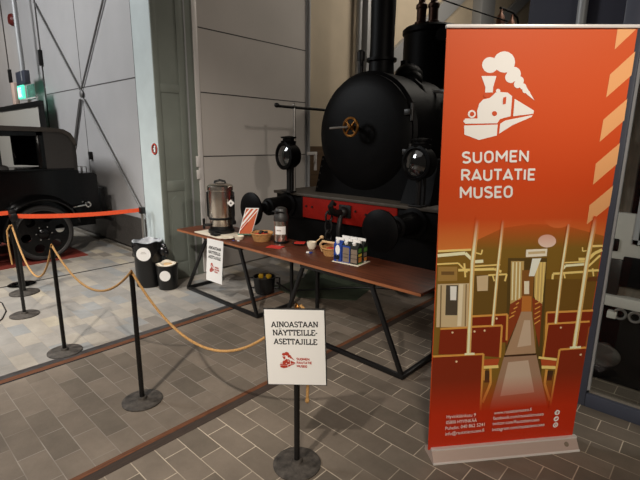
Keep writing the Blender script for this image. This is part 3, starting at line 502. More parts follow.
M = dict(
    floor=floor_material(),
    gate=mat('painted_gate_sheet', (166, 163, 162), 0.55, 0, 0.06, 1.3),
    kick=mat('speckled_kick_plate', (74, 70, 66), 0.5, 0.2, 0.35, 40),
    seam=mat('dark_seam', (62, 58, 56), 0.7),
    rod=mat('grey_brace_steel', (112, 110, 108), 0.45, 0.4),
    rail_gate=mat('pale_threshold_metal', (140, 132, 120), 0.45, 0.5),
    pillar=mat('pale_blue_green_paint', (184, 193, 192), 0.5, 0, 0.08, 3.0, 0.15, 30),
    olive=mat('olive_green_grey_paint', (120, 125, 116), 0.55, 0, 0.08, 3.0, 0.1, 30),
    wall=mat('warm_grey_wall_panel', (182, 175, 168), 0.65, 0, 0.05, 1.5),
    beige=mat('beige_plaster', (192, 176, 152), 0.75, 0, 0.07, 2.0, 0.1, 40),
    brownwood=mat('brown_wood_band', (96, 74, 52), 0.6, 0, 0.2, 8, stretch=(1, 0.2, 3)),
    steel=mat('grey_painted_steel', (160, 160, 160), 0.5, 0.2),
    dark=mat('dark_gap', (12, 11, 11), 0.9),
    ceiling=mat('dark_ceiling', (60, 56, 52), 0.8),
    navy=mat('navy_blue_panel', (48, 48, 62), 0.5, 0, 0.05, 3),
    loco=mat('black_locomotive_paint', (6, 5, 5), 0.5, 0.0, 0.3, 7, 0.12, 25, spec=0.09),
    locogrey=mat('worn_grey_black_plating', (32, 29, 26), 0.42, 0.2, 0.25, 8, 0.1, 25),
    plate=mat('lit_edge_running_plate', (66, 59, 51), 0.6, 0.2, 0.2, 10),  # lighter grey-brown puts the lit plate edge into the colour
    locored=mat('red_buffer_beam_paint', (118, 17, 9), 0.65, 0, 0.15, 6, 0.1, 20, spec=0.1),
    brass=mat('aged_brass', (150, 102, 50), 0.3, 0.9, 0.15, 20),
    copper=mat('brown_bronze_valve', (78, 52, 40), 0.4, 0.7, 0.2, 14),
    iron=mat('dark_iron', (24, 22, 21), 0.5, 0.5, 0.25, 18),
    brightsteel=mat('bright_steel', (176, 172, 166), 0.3, 0.9),
    glass=sheet_glass('clear_window_glass'),
    lens=mat('lamp_lens_glass', (26, 25, 24), 0.08, 0.0, spec=0.9, coat=0.6),
    carblack=mat('glossy_black_car_paint', (8, 7, 7), 0.2, 0, spec=0.25),
    leather=mat('black_leathercloth_top', (34, 29, 25), 0.6, 0, 0.15, 30, 0.2, 120),
    roof=mat('brown_fabric_roof', (50, 43, 36), 0.7, 0, 0.15, 20, 0.2, 140),
    tyre=mat('dark_tyre_rubber', (30, 27, 25), 0.75, 0, 0.1, 30),
    chrome=mat('polished_chrome', (214, 212, 208), 0.12, 1.0),
    redmat=mat('dark_red_mat', (112, 38, 26), 0.7, 0, 0.15, 8, 0.1, 60),
    belt=mat('orange_red_webbing', (222, 78, 32), 0.6, 0, 0.08, 50),
    postblack=mat('black_post_enamel', (20, 19, 18), 0.25, 0.2, spec=0.6),
    basestone=mat('mottled_cast_base', (72, 66, 60), 0.55, 0.1, 0.55, 30, 0.25, 60),
    rope=mat('golden_brown_rope', (180, 136, 80), 0.75, 0, 0.28, 120, 0.5, 160, stretch=(1, 1, 1)),
    tabletop=mat('red_brown_walnut_board', (88, 46, 28), 0.4, 0, 0.5, 5.0, 0.05, 20, spec=0.3, stretch=(0.6, 9, 9)),
    tabledge=mat('pale_bevelled_edge', (150, 92, 58), 0.4, 0, 0.2, 6.0, stretch=(0.6, 9, 9)),
    blacktube=mat('black_powder_coated_tube', (20, 19, 19), 0.4, 0.2),
    paper=mat('white_paper', (236, 233, 228), 0.7),
    ink=mat('black_print', (26, 24, 24), 0.7),
    redink=mat('rust_red_print', (176, 52, 28), 0.7),
    frameedge=mat('dark_sign_frame', (52, 50, 48), 0.4, 0.4),
    urn=mat('brushed_stainless_steel', (222, 212, 200), 0.27, 1.0, 0.06, 4, stretch=(1, 1, 0.1)),
    plastic=mat('black_plastic', (18, 18, 18), 0.32),
    greyplastic=mat('dark_grey_plastic', (46, 44, 42), 0.4),
    wicker=mat('honey_wicker', (190, 140, 84), 0.7, 0, 0.35, 60, 0.8, 90, stretch=(1, 1, 3)),
    rednapkin=mat('red_napkin_paper', (196, 40, 26), 0.8),
    cream=mat('cream_ceramic', (226, 214, 192), 0.35),
    wood=mat('pale_wood', (206, 170, 124), 0.6, 0, 0.15, 12),
    blueprint=mat('blue_carton_card', (34, 62, 140), 0.4),
    darkprint=mat('dark_carton_card', (30, 34, 30), 0.4),
    greenprint=mat('green_print', (86, 140, 62), 0.4),
    orangeprint=mat('orange_print', (206, 132, 60), 0.4),
    yellowprint=mat('yellow_print', (222, 194, 70), 0.4),
    greyprint=mat('grey_brown_print', (128, 112, 96), 0.4),
    liner=mat('grey_bin_liner', (170, 172, 176), 0.18, 0, 0.25, 20, 0.6, 30),
    blackliner=mat('black_bin_liner', (22, 22, 23), 0.18, 0, bump=0.6, bscale=25),
    yellow=mat('yellow_plastic', (236, 186, 48), 0.4),
    tarp=mat('dark_green_sheet', (62, 70, 54), 0.7, 0, 0.25, 5, 0.4, 8),
    cable=mat('black_cable', (18, 17, 17), 0.5),
    rust=mat('rusty_rail_groove', (104, 62, 36), 0.75, 0.2, 0.35, 14, stretch=(6, 0.7, 1)),
    bufgrey=mat('worn_buffer_steel', (62, 56, 50), 0.6, 0.2, 0.25, 12),
    groove=mat('dark_brown_groove', (58, 45, 36), 0.9, 0, 0.25, 14, stretch=(6, 0.7, 1)),  # mottled dark brown for the flat strip beside the near rail head
    railsteel=mat('worn_rail_steel', (96, 92, 90), 0.4, 0.7, 0.2, 10),
    aluminium=mat('brushed_aluminium', (226, 220, 215), 0.4, 0.2),
    base_pink=mat('anodised_cassette_face', (200, 176, 164), 0.42, 0.35),
    framenavy=mat('slate_blue_frame_paint', (58, 61, 72), 0.45, 0, 0.06, 5),
    wagon=mat('pale_grey_wagon_paint', (176, 170, 160), 0.6, 0, 0.06, 4),
    wagondark=mat('dark_brown_timber', (84, 74, 62), 0.7, 0, 0.25, 9, stretch=(6, 1, 1)),
    exitgreen=mat('lit_green_exit_panel', (60, 200, 160), 0.4, emit=1.0, emit_c=(96, 226, 190)),
    exitpale=mat('pale_pictogram', (210, 250, 230), 0.4, emit=1.2, emit_c=(200, 255, 230)),
    acrylic=mat('green_tinted_acrylic', (150, 215, 195), 0.1, trans=0.8),
    bellred=mat('fire_bell_red', (96, 30, 24), 0.4),
    boardgrey=mat('pale_grey_board', (164, 160, 152), 0.6),
    pinkbox=mat('pinkish_plastic', (206, 178, 164), 0.5),
)

# ---------------------------------------------------------------- setting
struct(MB().box(-19, 4, -7, 19, -0.1, 0).build('floor', M['floor'], smooth=False))
struct(MB().box(-19, 4, -7, 19, 6.5, 6.6).build('ceiling', M['ceiling'], smooth=False))
# gate along the far left
GY = 3.18
gate = struct(MB().box(-10.65, -5.63, GY, GY+0.12, 0.04, 6.5).build('door_1', M['gate'], origin=(-8.1, GY, 0), smooth=False))
struct(MB().box(-18.5, -10.69, GY, GY+0.12, 0.0, 6.5).build('wall_left', M['gate'], origin=(-14, GY, 0), smooth=False))
MB().box(-10.6, -5.66, GY-0.02, GY, 0.05, 0.575).build('kick_plate', M['kick'], gate)
MB().box(-10.6, -5.66, GY-0.004, GY+0.002, 2.684, 2.70).build('panel_seam', M['seam'], gate)
MB().box(-8.70, -8.686, GY-0.004, GY+0.002, 0.575, 6.4).build('panel_seam', M['seam'], gate)
def gate_rod(x0, z0, x1, z1, r=0.016): MB().cyl((x0, GY-0.03, z0), (x1, GY-0.03, z1), r, seg=10).build('brace_rod', M['rod'], gate)
gate_rod(-8.72, 2.67, -10.62, 2.67+1.90*0.928)
gate_rod(-8.64, 2.67, -6.2, 2.67+2.44*0.997)
gate_rod(-8.72, 2.50, -9.44, 1.42); gate_rod(-8.77, 2.50, -9.52, 1.36)
gate_rod(-8.60, 2.50, -6.55, 0.60, 0.02)
MB().ball((-8.67, GY-0.03, 2.585), 0.07, (1, 0.35, 1)).build('brace_boss', M['rod'], gate)
MB().box(-8.60, -8.50, GY-0.05, GY, 1.44, 1.58, 0.01).build('latch', M['iron'], gate)
for z in (2.75, 3.05): MB().box(-5.72, -5.63, GY-0.04, GY, z, z+0.22, 0.008).build('hinge', M['iron'], gate)
for z in (1.50, 1.72): MB().box(-5.72, -5.63, GY-0.04, GY, z, z+0.14, 0.008).build('hinge', M['steel'], gate)
for x in (-10.67, -13.1):
    struct(MB().box(x-0.03, x+0.03, GY-0.012, GY+0.01, 0, 6.5).build('trim_1', M['seam'], origin=(x, GY, 0)))
for x, z in ((-10.62, 3.25), (-12.98, 3.1)):
    struct(MB().box(x-0.05, x+0.05, GY-0.06, GY, z, z+0.3, 0.01).build('trim_2', M['iron'], origin=(x, GY, z)))
struct(MB().box(-12, -5.64, 3.09, 3.14, 0, 0.012).build('trim_3', M['rail_gate'], origin=(-8, 3.1, 0)))
struct(MB().box(-6.40, -6.37, -2, 3.0, 0.0005, 0.003).build('trim_4', M['dark'], origin=(-6.4, 1, 0)))

# pillar between gate and sliding door
PX, PY = -5.15, 2.69
pil = struct(MB().box(-5.62, PX, PY, 3.25, 0, 6.5, 0.006).build('pillar', M['pillar'], origin=(-5.4, 3, 0), smooth=False))
MB().box(PX, PX+0.004, 2.695, 3.25, 0, 6.5).build('side_face', M['olive'], pil)
for y0, y1 in ((2.69, 2.76), (3.01, 3.09)):
    MB().box(PX, PX+0.018, y0, y1, 0, 6.5, 0.005).build('stile', M['olive'], pil)
for z0, z1 in ((0.0, 0.22), (1.17, 1.30), (2.36, 2.46)):
    MB().box(PX, PX+0.014, 2.76, 3.01, z0, z1, 0.005).build('crosspiece', M['olive'], pil)
MB().prism([(PX+0.004, 2.80, 0.25), (PX+0.004, 2.97, 0.25), (PX+0.004, 2.97, 1.04), (PX+0.004, 2.885, 1.11), (PX+0.004, 2.80, 1.04)], (0.008, 0, 0)).build('raised_panel', M['olive'], pil)
MB().box(PX-0.46, PX-0.455, PY-0.002, PY+0.02, 0, 6.5).build('edge_shadow_gap', M['dark'], pil)
# back wall: sliding door leaf, then beige wall further on
dw = struct(MB().box(PX-0.12, PX, 3.2, 5.30, 0.02, 6.5).build('door_2', M['wall'], origin=(PX, 4.2, 0), smooth=False))
for z in (3.18, 2.405, 1.594): MB().box(PX-0.002, PX+0.002, 3.32, 5.26, z-0.007, z+0.007).build('panel_seam', M['seam'], dw)
MB().box(PX-0.01, PX+0.02, 3.235, 3.30, 0.02, 6.5, 0.004).build('edge_strip', M['aluminium'], dw)
MB().box(PX-0.02, PX-0.005, 3.09, 3.24, 0.02, 6.5).build('jamb_gap', M['dark'], dw)
MB().box(PX-0.02, PX+0.01, 3.12, 3.14, 0.02, 6.5).build('jamb_bead', M['steel'], dw)
MB().box(PX-0.01, PX+0.012, 5.24, 5.27, 0.02, 6.5).build('edge_strip', M['steel'], dw)
MB().cyl((PX+0.03, 5.29, 0.02), (PX+0.03, 5.29, 6.5), 0.022, seg=10).build('edge_tube', M['steel'], dw)
h = MB().bar((PX+0.05, 5.24, 1.61), (PX+0.05, 5.46, 1.61), 0.03, 0.05, bev=0.004); h.bar((PX+0.05, 5.43, 1.62), (PX+0.05, 5.43, 1.33), 0.03, 0.045, up=(1, 0, 0), bev=0.004)
h.build('door_pull', M['aluminium'], dw)
MB().box(PX+0.0, PX+0.03, 3.20, 3.25, 1.30, 1.42, 0.005).build('hinge', M['aluminium'], dw)
MB().box(PX+0.0, PX+0.03, 3.20, 3.25, 1.46, 1.60, 0.005).build('hinge', M['aluminium'], dw)
struct(MB().box(-5.6, -5.4, 3.25, 3.3, 0, 6.5).build('wall_side', M['dark'], origin=(-5.5, 3.3, 0)))
struct(MB().box(-5.56, -5.4, 5.2, 18, 0, 6.5).build('wall_back', M['beige'], origin=(-5.5, 10, 0), smooth=False))
struct(MB().box(-5.4, -5.385, 5.3, 18, 0, 1.72).build('trim_5', M['brownwood'], origin=(-5.4, 10, 0), smooth=False))
struct(MB().box(-5.40, -5.18, 6.86, 7.10, 0, 6.5, 0.01).build('trim_6', M['steel'], origin=(-5.3, 7, 0)))
struct(MB().cyl((-5.28, 6.74, 0), (-5.28, 6.74, 6.5), 0.05).build('trim_7', M['steel'], origin=(-5.28, 6.74, 0)))
struct(MB().box(-5.40, -5.15, 11.5, 12.3, 0, 6.5, 0.01).build('trim_8', M['steel'], origin=(-5.3, 12, 0)))
struct(MB().bar((-5.3, 7.6, 3.2), (-5.3, 11.6, 5.9), 0.1, 0.36).build('trim_9', M['steel'], origin=(-5.3, 9.6, 4.5)))
struct(MB().bar((-5.3, 12.3, 4.6), (-5.3, 17.0, 7.4), 0.1, 0.3).build('trim_10', M['steel'], origin=(-5.3, 14.6, 6)))
# navy partition right of the engine
nav = struct(MB().box(-1.60, 3.6, 4.6, 4.7, 0, 6.5).build('wall_right', M['navy'], origin=(1, 4.6, 0), smooth=False))
MB().cyl((-1.14, 4.55, 0), (-1.14, 4.55, 6.5), 0.04).build('post', M['steel'], nav)
MB().box(-1.62, 3.6, 4.57, 4.60, 2.70, 2.78).build('batten', M['framenavy'], nav)

# rails set in the pavers
def rail(name, x, sgn, label):
    t = thing(name, (x, 5, 0), label, 'rail')
    MB().box(x-0.035, x+0.035, -3, 14, -0.05, 0.0035, 0.002).build('rail_head', M['railsteel'], t)
    a, b = sorted((x+sgn*0.035, x+sgn*0.095))
    MB().box(a, b, -3, 14, -0.05, 0.0022).build('flange_groove', M['rust'], t)
    a, b = sorted((x+sgn*0.095, x+sgn*0.112))
    MB().box(a, b, -3, 14, -0.05, 0.0015).build('groove_shadow', M['dark'], t)
rail('track_rail', -3.865, 1, 'far worn rail sunk in pavers, passing under the stanchion nearer the car')
t = thing('track_rail', (-2.3, 5, 0), 'near rusty rail sunk in pavers, passing just behind the white sign stand', 'rail')
MB().box(-2.365, -2.325, -3, 14, -0.05, 0.0035, 0.002).build('rail_head', M['rust'], t)
MB().box(-2.325, -2.255, -3, 14, -0.05, 0.0018).build('flange_groove', M['groove'], t)

# ---------------------------------------------------------------- steam locomotive
LX = -3.24
L = thing('steam_locomotive', (LX, 6, 0), 'old black steam locomotive with tall chimney, brass smokebox wheel and red buffer beam', 'locomotive')
C_ = 1.90; RS = 0.70
MB().lathe([(0, 0.04), (RS-0.06, 0.0), (RS, 0.05), (RS, 1.0), (RS-0.02, 1.02), (0, 1.02)], (LX, 4.27, C_), (0, 1, 0), 64).build('smokebox', M['loco'], L)
MB().lathe([(0, -0.075), (0.3, -0.068), (0.52, -0.045), (0.64, -0.01), (0.665, 0.01), (0.665, 0.05), (0, 0.05)], (LX, 4.25, C_), (0, 1, 0), 56).build('smokebox_door', M['loco'], L)
MB().lathe([(0, 0), (RS-0.05, 0), (RS-0.05, 3.9), (0, 3.9)], (LX, 5.29, C_), (0, 1, 0), 56).build('boiler', M['locogrey'], L)
for y in (5.29, 5.52, 5.62, 6.6, 7.6): MB().torus((LX, y, C_), (0, 1, 0), RS-0.045, 0.022, 56, 8).build('boiler_band', M['loco'], L)
hw = MB().torus((LX, 4.03, 1.965), (0, 1, 0), 0.10, 0.016, 32, 8)
for k in range(4):
    a = R(45+90*k); hw.cyl((LX, 4.03, 1.965), (LX+0.1*math.cos(a), 4.03, 1.965+0.1*math.sin(a)), 0.012, seg=8)
hw.cyl((LX, 3.99, 1.965), (LX, 4.06, 1.965), 0.03, seg=16)
hw.build('handwheel', M['brass'], L)
sp = MB().cyl((LX, 4.03, 1.965), (LX, 4.2, 1.95), 0.022, seg=12); sp.build('spindle', M['iron'], L)
MB().cyl((LX, 3.98, 1.965), (LX-0.20, 3.90, 1.95), 0.012, 0.015, 10).build('locking_lever', M['brightsteel'], L)
for z in (2.12, 1.70):
    d = MB().box(LX+0.58, LX+0.66, 4.21, 4.25, z-0.03, z+0.03, 0.006); d.cyl((LX+0.665, 4.24, z-0.09), (LX+0.665, 4.24, z+0.09), 0.02, seg=10)
    d.build('door_hinge', M['locogrey'], L)
MB().lathe([(0, -0.3), (0.19, -0.3), (0.20, -0.2), (0.165, -0.14), (0.15, 0.0), (0.145, 0.1)], (LX, 4.585, 2.645), (0, 0, 1), 40).build('chimney_base', M['loco'], L)
MB().lathe([(0.14, 0.09), (0.18, 0.09), (0.18, 0.12), (0.145, 0.125), (0.14, 0.3), (0.156, 1.6), (0.165, 1.75), (0.2, 1.78), (0.2, 1.9), (0.13, 1.9), (0.12, 0.2)], (LX, 4.585, 2.645), (0, 0, 1), 40).build('chimney', M['loco'], L)
MB().lathe([(0.5, -0.5), (0.42, -0.36), (0.37, -0.24), (0.355, -0.1), (0.355, 0.55), (0.375, 0.57), (0.375, 0.62), (0.34, 0.65), (0, 0.66)], (LX, 5.70, 2.65), (0, 0, 1), 56).build('steam_dome', M['loco'], L)
MB().cyl((LX+0.27, 5.5, 3.13), (LX+0.34, 5.38, 3.13), 0.075, seg=20).build('dome_flange', M['iron'], L)
for dx in (-0.09, 0.055):
    MB().lathe([(0.085, 0), (0.085, 0.06), (0.062, 0.07), (0.062, 0.22), (0.075, 0.23), (0.075, 0.27), (0.045, 0.3), (0.04, 0.42), (0.055, 0.43), (0.055, 0.47), (0.03, 0.5), (0.025, 0.8), (0, 0.8)], (LX+dx, 5.62+dx*0.4, 3.305), (0, 0, 1), 20).build('safety_valve', M['copper'], L)
MB().tube([(LX+0.12, 5.45, 3.62), (LX+0.5, 5.6, 3.45), (LX+0.9, 6.0, 3.3)], 0.008, 6).build('valve_wire', M['iron'], L)
MB().cyl((LX-0.28, 4.55, 2.50), (LX-0.28, 4.55, 2.80), 0.035, 0.03, 12).lathe([(0.045, 0), (0.05, 0.1), (0.03, 0.12), (0, 0.12)], (LX-0.28, 4.55, 2.77), (0, 0, 1), 12).build('lubricator', M['iron'], L)
rg = MB().ball((LX+0.16, 4.95, 2.60), 0.16, (1, 1.3, 0.9)); rg.ball((LX+0.28, 4.85, 2.52), 0.12); rg.cyl((LX+0.1, 4.95, 2.5), (LX+0.1, 4.95, 2.78), 0.06, seg=12); rg.tube([(LX+0.2, 4.8, 2.6), (LX+0.45, 4.75, 2.42), (LX+0.62, 4.8, 2.1)], 0.045, 10)
rg.build('regulator_casing', M['loco'], L)
MB().cyl((-2.95, 5.0, 2.41), (-2.45, 5.0, 2.385), 0.022, seg=10).build('feed_pipe', M['steel'], L)
# handrails
hb = MB().tube([(LX-0.875, 3.70, 2.235), (LX-0.875, 3.69, 2.215), (LX-0.875, 3.72, 2.213), (LX-0.875, 9.0, 2.22)], 0.017, 10); hb.ball((LX-0.875, 3.70, 2.222), 0.028, (1, 1.4, 1)); hb.build('side_handrail', M['iron'], L)
MB().cyl((LX-0.875, 3.99, 1.16), (LX-0.875, 3.99, 2.24), 0.016, seg=12).ball((LX-0.875, 3.99, 2.24), 0.024).build('handrail_pole', M['brightsteel'], L)
MB().cyl((LX+0.77, 5.0, 2.38), (LX+0.77, 9.0, 2.38), 0.018, seg=10).cyl((LX+0.60, 5.05, 2.3), (LX+0.77, 5.05, 2.38), 0.02, seg=8).build('side_handrail', M['brightsteel'], L)
# saddle, running plate, frames
sd = MB().prism([(LX-0.76, 4.26, 1.15), (LX+0.76, 4.26, 1.15), (LX+0.64, 4.26, 1.62), (LX-0.64, 4.26, 1.62)], (0, 0.95, 0)); sd.build('smokebox_saddle', M['loco'], L)
for k in range(5):
    for s in (-1, 1): MB().ball((LX+s*(0.72-0.024*k), 4.258, 1.22+0.09*k), 0.012, seg=8).build('saddle_rivet', M['locogrey'], L)
MB().box(LX-1.25, LX+1.25, 3.96, 9.0, 1.12, 1.155, 0.006).build('running_plate', M['plate'], L)
MB().prism([(LX+0.66, 4.1, 1.155), (LX+1.02, 4.1, 1.155), (LX+0.95, 4.35, 1.62), (LX+0.66, 4.35, 1.62)], (0, 0.7, 0)).build('steam_pipe_cover', M['loco'], L)
bb = MB().box(LX-0.71, LX+0.70, 3.975, 4.05, 0.85, 1.12, 0.006); bb = bb.build('buffer_beam', M['locored'], L)
for x, z in ((-0.64, 1.0), (-0.54, 1.0), (-0.2, 1.05), (0.05, 1.07), (0.15, 1.02), (0.3, 1.0), (0.45, 1.05), (0.6, 1.06)): MB().cyl((LX+x, 3.98, z), (LX+x, 3.962, z), 0.013, seg=8).build('beam_bolt', M['iron'], bb)
MB().box(LX-1.22, LX-0.71, 3.99, 4.06, 0.82, 1.12, 0.006).build('beam_end', M['loco'], L); MB().box(LX+0.70, LX+1.22, 3.99, 4.06, 0.82, 1.12, 0.006).build('beam_end', M['loco'], L)
MB().box(LX-0.62, LX-0.57, 4.06, 10.3, 0.42, 1.12).build('frame_plate', M['loco'], L); MB().box(LX+0.57, LX+0.62, 4.06, 10.3, 0.42, 1.12).build('frame_plate', M['loco'], L)
MB().box(LX-1.2, LX+1.2, 4.03, 4.08, 0.40, 0.84).build('front_apron', M['loco'], L)
for s in (-1, 1):
    bx = LX-0.04+s*0.955
    b_ = MB().lathe([(0, 0.0), (0.10, 0.005), (0.17, 0.018), (0.205, 0.035), (0.205, 0.055), (0.06, 0.075), (0.055, 0.25), (0.075, 0.26), (0.08, 0.30), (0.11, 0.31), (0.12, 0.62), (0.16, 0.63), (0.16, 0.66), (0, 0.66)], (bx, 3.325, 0.985), (0, 1, 0), 40)
    b_.build('buffer', M['loco'], L)
    # lamp on the buffer beam
    lx = LX+s*0.93; ly = 3.88 if s < 0 else 3.95; lz = 1.62 if s < 0 else 1.60
    lm = MB().lathe([(0, 0.16), (0.13, 0.16), (0.155, 0.12), (0.165, 0.02), (0.175, 0.0), (0.175, -0.03), (0.15, -0.035), (0.14, -0.02), (0, -0.02)], (lx, ly, lz), (0.12, 1, 0), 32)
    lm.lathe([(0.09, 0), (0.10, 0.05), (0.075, 0.06), (0.075, 0.085), (0.10, 0.09), (0.10, 0.105), (0, 0.12)], (lx, ly+0.06, lz+0.13), (0, 0, 1), 20)
    lm = lm.build('head_lamp', M['loco'], L)
    MB().lathe([(0, -0.055), (0.07, -0.045), (0.125, -0.02), (0.125, 0.0), (0, 0.0)], (lx, ly-0.005, lz), (0.12, 1, 0), 28).build('lens', M['lens'], lm)
    lb = MB().cyl((lx, ly+0.06, 1.15), (lx, ly+0.06, lz-0.14), 0.028, seg=12); lb.box(lx-0.08, lx+0.08, ly, ly+0.12, 1.155, 1.175, 0.004)
    lb.bar((lx+0.05, ly+0.08, 1.16), (lx+0.05, ly+0.08, lz-0.10), 0.02, 0.04, up=(0, 1, 0)); lb.build('lamp_bracket', M['iron'], lm)
hk = MB().box(LX-0.09, LX+0.09, 3.955, 3.975, 0.93, 1.08, 0.006); hk.tube([(LX, 3.97, 1.0), (LX, 3.80, 1.0), (LX, 3.73, 1.03), (LX, 3.70, 1.09), (LX, 3.74, 1.13), (LX, 3.79, 1.10)], [.04, .04, .036, .032, .026, .018], 10); hk.ball((LX, 3.93, 1.0), 0.065)
hk.build('coupling_hook', M['iron'], L)
cl = MB(); zc = 0.93; px_ = LX-0.16
for k in range(4):
    pts = [(px_+0.04*math.cos(a)*(1 if k % 2 else 0.3), 3.86+0.04*math.cos(a)*(0.3 if k % 2 else 1), zc+0.075*math.sin(a)) for a in [2*math.pi*i/16 for i in range(16)]]
    cl.tube(pts, 0.012, 8, True); zc -= 0.115
cl.bar((px_, 3.97, 1.0), (px_, 3.86, 0.98), 0.04, 0.05); cl.build('coupling_chain', M['iron'], L)
MB().tube([(LX+0.02, 3.97, 0.98), (LX+0.02, 3.86, 0.96), (LX+0.03, 3.82, 0.82), (LX+0.02, 3.84, 0.5), (LX+0.0, 3.95, 0.4)], 0.03, 10).build('brake_hose', M['iron'], L)
for s in (-1, 1):
    MB().lathe([(0, 0), (0.26, 0.0), (0.28, 0.03), (0.28, 0.7), (0.26, 0.73), (0, 0.73)], (LX+s*0.95, 4.35, 0.66), (0, 1, 0), 36).build('cylinder', M['loco'], L)
    for y in (5.5, 6.9, 8.3):
        wx = LX+s*0.74
        wm = MB().lathe([(0, 0.05), (0.1, 0.06), (0.1, 0.02), (0.44, 0.02), (0.46, 0.05), (0.52, 0.06), (0.54, -0.06), (0.57, -0.065), (0.57, -0.09), (0.44, -0.09), (0.44, -0.03), (0, -0.03)], (wx, y, 0.576), (s, 0, 0), 40)
        wm.build('wheel', M['loco'], L)
    MB().bar((LX+s*0.86, 5.4, 0.5), (LX+s*0.86, 8.4, 0.5), 0.04, 0.09, bev=0.006).build('coupling_rod', M['iron'], L)
cb = MB().box(LX-1.25, LX-1.20, 9.0, 10.3, 1.0, 3.35); cb.box(LX+1.20, LX+1.25, 9.0, 10.3, 1.0, 3.35); cb.box(LX-1.25, LX+1.25, 9.0, 9.05, 1.0, 3.35); cb.box(LX-1.2, LX+1.2, 9.0, 10.3, 1.0, 1.06)
cb = cb.build('cab', M['loco'], L)
MB().box(LX-1.3, LX+1.3, 8.9, 10.5, 3.35, 3.42, 0.02).build('cab_roof', M['loco'], cb)
for y in (8.0, 8.5): MB().lathe([(0.07, 0), (0.07, 0.3), (0.035, 0.34), (0.03, 1.15), (0.075, 1.16), (0.075, 1.38), (0.03, 1.44), (0.02, 1.52), (0, 1.52)], (LX, y, 2.5), (0, 0, 1), 16).build('whistle', M['copper'], L)
MB().tube([(LX, 7.95, 4.02), (LX, 8.5, 4.06), (LX, 8.75, 4.02), (LX, 8.85, 3.9)], 0.02, 8).build('whistle_lever', M['iron'], L)
MB().box(LX-1.1, LX+1.1, 9.6, 10.3, 0.45, 1.0).build('rear_frame', M['loco'], L)

# dark green sheet spread on the floor
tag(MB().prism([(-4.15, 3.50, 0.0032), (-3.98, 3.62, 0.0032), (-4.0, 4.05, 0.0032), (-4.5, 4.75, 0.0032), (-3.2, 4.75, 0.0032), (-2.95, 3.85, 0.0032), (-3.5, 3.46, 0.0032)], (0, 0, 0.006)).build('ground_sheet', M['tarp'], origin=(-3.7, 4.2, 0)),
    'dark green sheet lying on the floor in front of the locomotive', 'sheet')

# ---------------------------------------------------------------- vintage car
CX = -8.15
car = thing('vintage_car', (CX, 1, 0), 'vintage black motor car with brown fabric roof and disc wheels', 'car')
def xprism(mb, yz, x0, x1): return mb.prism([(x0, y, z) for y, z in yz], (x1-x0, 0, 0))
body_low = MB(); xprism(body_low, [(-0.35, 0.5), (2.48, 0.5), (2.56, 0.62), (2.60, 1.0), (2.56, 1.33), (-0.35, 1.36)], CX-0.72, CX+0.66)
body_low.build('lower_body', M['carblack'], car)
MB().box(CX+0.65, CX+0.685, -0.35, 2.5, 1.335, 1.365, 0.01).build('belt_moulding', M['carblack'], car)
MB().box(CX-0.72, CX+0.67, -0.33, 2.5, 0.6, 0.64).build('body_sill', M['carblack'], car)
for x0, x1 in ((CX+0.62, CX+0.66), (CX-0.72, CX-0.68)):
    q = MB(); xprism(q, [(2.13, 1.36), (2.555, 1.33), (2.56, 1.55), (2.55, 1.70), (2.49, 1.83), (2.40, 1.91), (2.13, 1.93)], x0, x1); q.build('rear_quarter', M['leather'], car)
    MB().box(x0, x1, 2.03, 2.14, 1.36, 1.92, 0.012).build('window_pillar', M['carblack'], car)
    MB().box(x0, x1, 1.05, 1.18, 1.36, 1.92, 0.012).build('window_pillar', M['carblack'], car)
    MB().box(x0, x1, -0.3, -0.2, 1.36, 1.92, 0.012).build('window_pillar', M['carblack'], car)
    MB().box(x0, x1, -0.3, 2.13, 1.835, 1.92, 0.012).build('window_rail', M['carblack'], car)
rq = MB(); rq.prism([(CX-0.72, 2.51, 1.34), (CX+0.66, 2.51, 1.34), (CX+0.66, 2.51, 1.72), (CX-0.72, 2.51, 1.72)], (0, 0.045, 0)); rq.build('rear_panel', M['leather'], car)
rf = MB(); xprism(rf, [(-0.4, 1.92), (2.36, 1.90), (2.46, 1.84), (2.53, 1.72), (2.575, 1.70), (2.55, 1.80), (2.50, 1.89), (2.40, 1.945), (2.2, 1.965), (1.2, 1.98), (-0.4, 1.96)], CX-0.74, CX+0.68); rf.build('roof', M['roof'], car)
sb = MB().box(CX-0.6, CX+0.5, 1.5, 1.7, 0.7, 1.42, 0.05); sb.box(CX-0.6, CX+0.5, 0.9, 1.6, 0.7, 0.95, 0.05); sb.build('bench_seat', M['leather'], car)
hd = MB(); xprism(hd, [(-1.75, 0.6), (-0.35, 0.55), (-0.35, 1.33), (-1.75, 1.2)], CX-0.5, CX+0.45); hd.build('bonnet', M['carblack'], car)
MB().box(CX-0.48, CX+0.43, -1.82, -1.75, 0.62, 1.22, 0.02).build('radiator', M['chrome'], car)
tr = MB(); xprism(tr, [(2.57, 0.62), (2.84, 0.62), (2.84, 1.24), (2.80, 1.275), (2.57, 1.28)], CX-0.55, CX+0.63); tr.build('trunk', M['carblack'], car)
MB().box(CX-0.5, CX+0.60, 2.84, 2.955, 0.60, 1.03, 0.012).build('rear_locker', M['carblack'], car)
rk = MB().tube([(CX+0.2, 2.70, 1.27), (CX+0.2, 2.70, 1.36), (CX+0.2, 2.78, 1.36), (CX+0.2, 2.78, 1.27)], 0.009, 8); rk.build('luggage_rail', M['chrome'], car); rk = MB().tube([(CX+0.38, 2.70, 1.27), (CX+0.38, 2.70, 1.36), (CX+0.38, 2.78, 1.36), (CX+0.38, 2.78, 1.27)], 0.009, 8)
rk.build('luggage_rail', M['chrome'], car)
